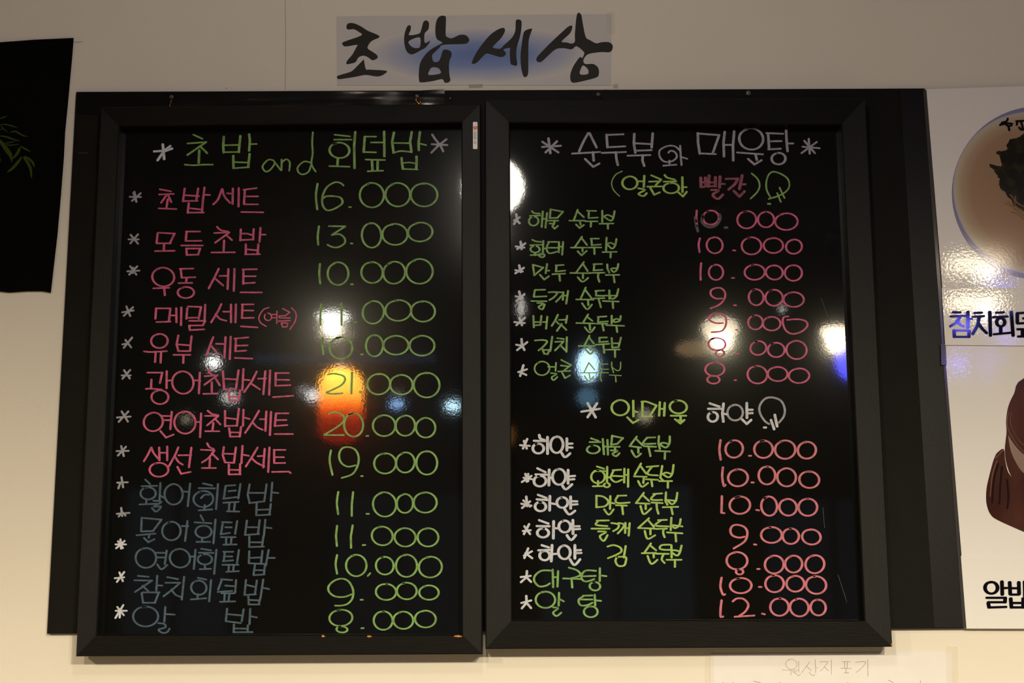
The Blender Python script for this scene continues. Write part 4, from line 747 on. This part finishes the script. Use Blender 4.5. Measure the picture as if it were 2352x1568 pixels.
for xx in (q0.x + 0.02, q1.x - 0.02): tube('cord', [(xx, q0.y - 0.05, max(q0.z, q1.z)), (xx, q0.y - 0.05, ZC)], 0.003, M['lamp_metal'], ng)
# blue glowing strip added for a streak taken for a ceiling duct's reflection
a = RF(585, 826, 4.4); b_ = RF(1000, 822, 4.4); st = empty('duct_glow_strip', (a + b_) / 2); tag(st, 'long faint blue glowing strip added for a mirrored ceiling duct', 'lamp')
v0 = min(a.z, b_.z)
box('tube', (a.x, a.y - 0.02, v0 - 0.012), (b_.x, a.y + 0.02, v0 + 0.022), emis('strip_glow', (0.30, 0.45, 0.8), 0.55), st)
box('housing', (a.x, a.y - 0.03, v0 + 0.022), (b_.x, a.y + 0.03, ZC), M['lamp_metal'], st)
# red paper lantern: own bulb inside, and its glow's fade put into the paper colour
lc = RF(783, 932, 3.35); tot = 5.45; LR = 50 / FPX * tot; LH = 87 / FPX * tot
ln_ = empty('paper_lantern', lc - Vector((0, 0, LH))); tag(ln_, 'glowing orange and red paper lantern hanging in the room, mirrored behind the 20.000 price', 'lantern')
def lantern_mat():
    m = bpy.data.materials.new('lantern_paper'); m.use_nodes = True; nt = m.node_tree; nt.nodes.clear()
    out = nt.nodes.new('ShaderNodeOutputMaterial'); mix = nt.nodes.new('ShaderNodeMixShader'); mix.inputs[0].default_value = 0.8
    d = nt.nodes.new('ShaderNodeBsdfDiffuse'); t = nt.nodes.new('ShaderNodeBsdfTranslucent')
    tc = nt.nodes.new('ShaderNodeTexCoord'); sp = nt.nodes.new('ShaderNodeSeparateXYZ'); r = nt.nodes.new('ShaderNodeValToRGB')
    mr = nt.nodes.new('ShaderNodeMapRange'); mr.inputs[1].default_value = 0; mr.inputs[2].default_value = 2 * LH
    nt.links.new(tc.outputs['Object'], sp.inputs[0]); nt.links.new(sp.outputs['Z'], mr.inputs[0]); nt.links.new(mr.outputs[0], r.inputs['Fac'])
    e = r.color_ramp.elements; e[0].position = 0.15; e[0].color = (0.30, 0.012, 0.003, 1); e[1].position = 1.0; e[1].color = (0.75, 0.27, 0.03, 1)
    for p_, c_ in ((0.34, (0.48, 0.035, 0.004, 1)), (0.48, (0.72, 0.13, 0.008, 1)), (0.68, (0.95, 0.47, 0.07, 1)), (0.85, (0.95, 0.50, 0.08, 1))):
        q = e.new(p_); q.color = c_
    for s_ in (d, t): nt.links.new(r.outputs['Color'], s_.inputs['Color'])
    nt.links.new(d.outputs[0], mix.inputs[1]); nt.links.new(t.outputs[0], mix.inputs[2]); nt.links.new(mix.outputs[0], out.inputs[0])
    return m
prof = []
for k in range(29):
    t = k / 28; zz = -LH + 2 * LH * t
    e_ = abs(2 * t - 1); rr = LR * (1 - max(0, (e_ - 0.55) / 0.45) ** 2.4 * 0.62) * (1 + 0.012 * math.cos(k * math.pi))
    prof.append((rr, zz + LH))
v = []; f = []; seg = 32
for r, h in prof:
    for k in range(seg):
        a_ = 2 * math.pi * k / seg; v.append((lc.x + r * math.cos(a_), lc.y + r * math.sin(a_), lc.z - LH + h))
for i in range(28):
    for k in range(seg):
        k2 = (k + 1) % seg; f.append((i * seg + k, i * seg + k2, (i + 1) * seg + k2, (i + 1) * seg + k))
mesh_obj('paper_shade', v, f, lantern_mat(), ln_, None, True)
lathe('rim', (lc.x, lc.y, lc.z + LH), [(LR * 0.42, -0.004), (LR * 0.42, 0.008), (LR * 0.3, 0.008)], M['lamp_metal'], ln_, 20)
lathe('rim', (lc.x, lc.y, lc.z - LH), [(LR * 0.42, -0.006), (LR * 0.42, 0.006)], M['lamp_metal'], ln_, 20)
tube('cord', [(lc.x, lc.y, lc.z + LH), (lc.x, lc.y, ZC)], 0.003, M['lamp_metal'], ln_)
lb = lamp_light('lantern_bulb', 'POINT', (lc.x + 0.0, lc.y + 0.02, lc.z + LH * 0.48), 26, (1.0, 0.85, 0.6), size=0.02)

# lamp light
lamp_light('light_globe', 'POINT', g0 + Vector((0, 0.0, -0.11)), 9.0, (1.0, 0.88, 0.74), size=0.0)
def spot(c, power, col, dz=-0.045, aim=(0, 0, -1), cone=176):
    l = c + Vector((0, 0.02, dz)); return lamp_light('light_spot', 'SPOT', l, power, col, l + Vector(aim), 0.0, cone, 1.0)
spot(p1, 400, (1.0, 0.87, 0.60)); spot(p2, 790, (1.0, 0.88, 0.58)); spot(p3, 630, (1.0, 0.86, 0.56))
spot(RF(-150, 740, 2.6), 430, (1.0, 0.81, 0.50)); spot(c, 30, (1.0, 0.86, 0.70))

# storefront windows and panels on the far wall
for k, (x0, x1, z0, z1, col, s_) in enumerate(((-2.6, -1.9, 0.9, 2.3, (0.11, 0.15, 0.19), 0.55), (-1.2, -0.3, 0.8, 2.25, (0.12, 0.15, 0.17), 0.42), (0.2, 1.2, 0.8, 2.3, (0.12, 0.19, 0.24), 0.55), (1.7, 2.6, 0.7, 2.2, (0.11, 0.13, 0.20), 0.45))):
    wn = box('window_%d' % (k + 1), (x0, YB, z0), (x1, YB + 0.03, z1), emis('night_pane', col, s_)); tag(wn, 'dark blue shop window at night on the far wall', kind='structure')
    for xx in (x0 - 0.04, (x0 + x1) / 2 - 0.02, x1): box('window_bar', (xx, YB, z0 - 0.04), (xx + 0.04, YB + 0.06, z1 + 0.04), M['lamp_metal'], wn)
    for zz in (z0 - 0.04, z1): box('window_bar', (x0 - 0.04, YB, zz), (x1 + 0.04, YB + 0.06, zz + 0.04), M['lamp_metal'], wn)
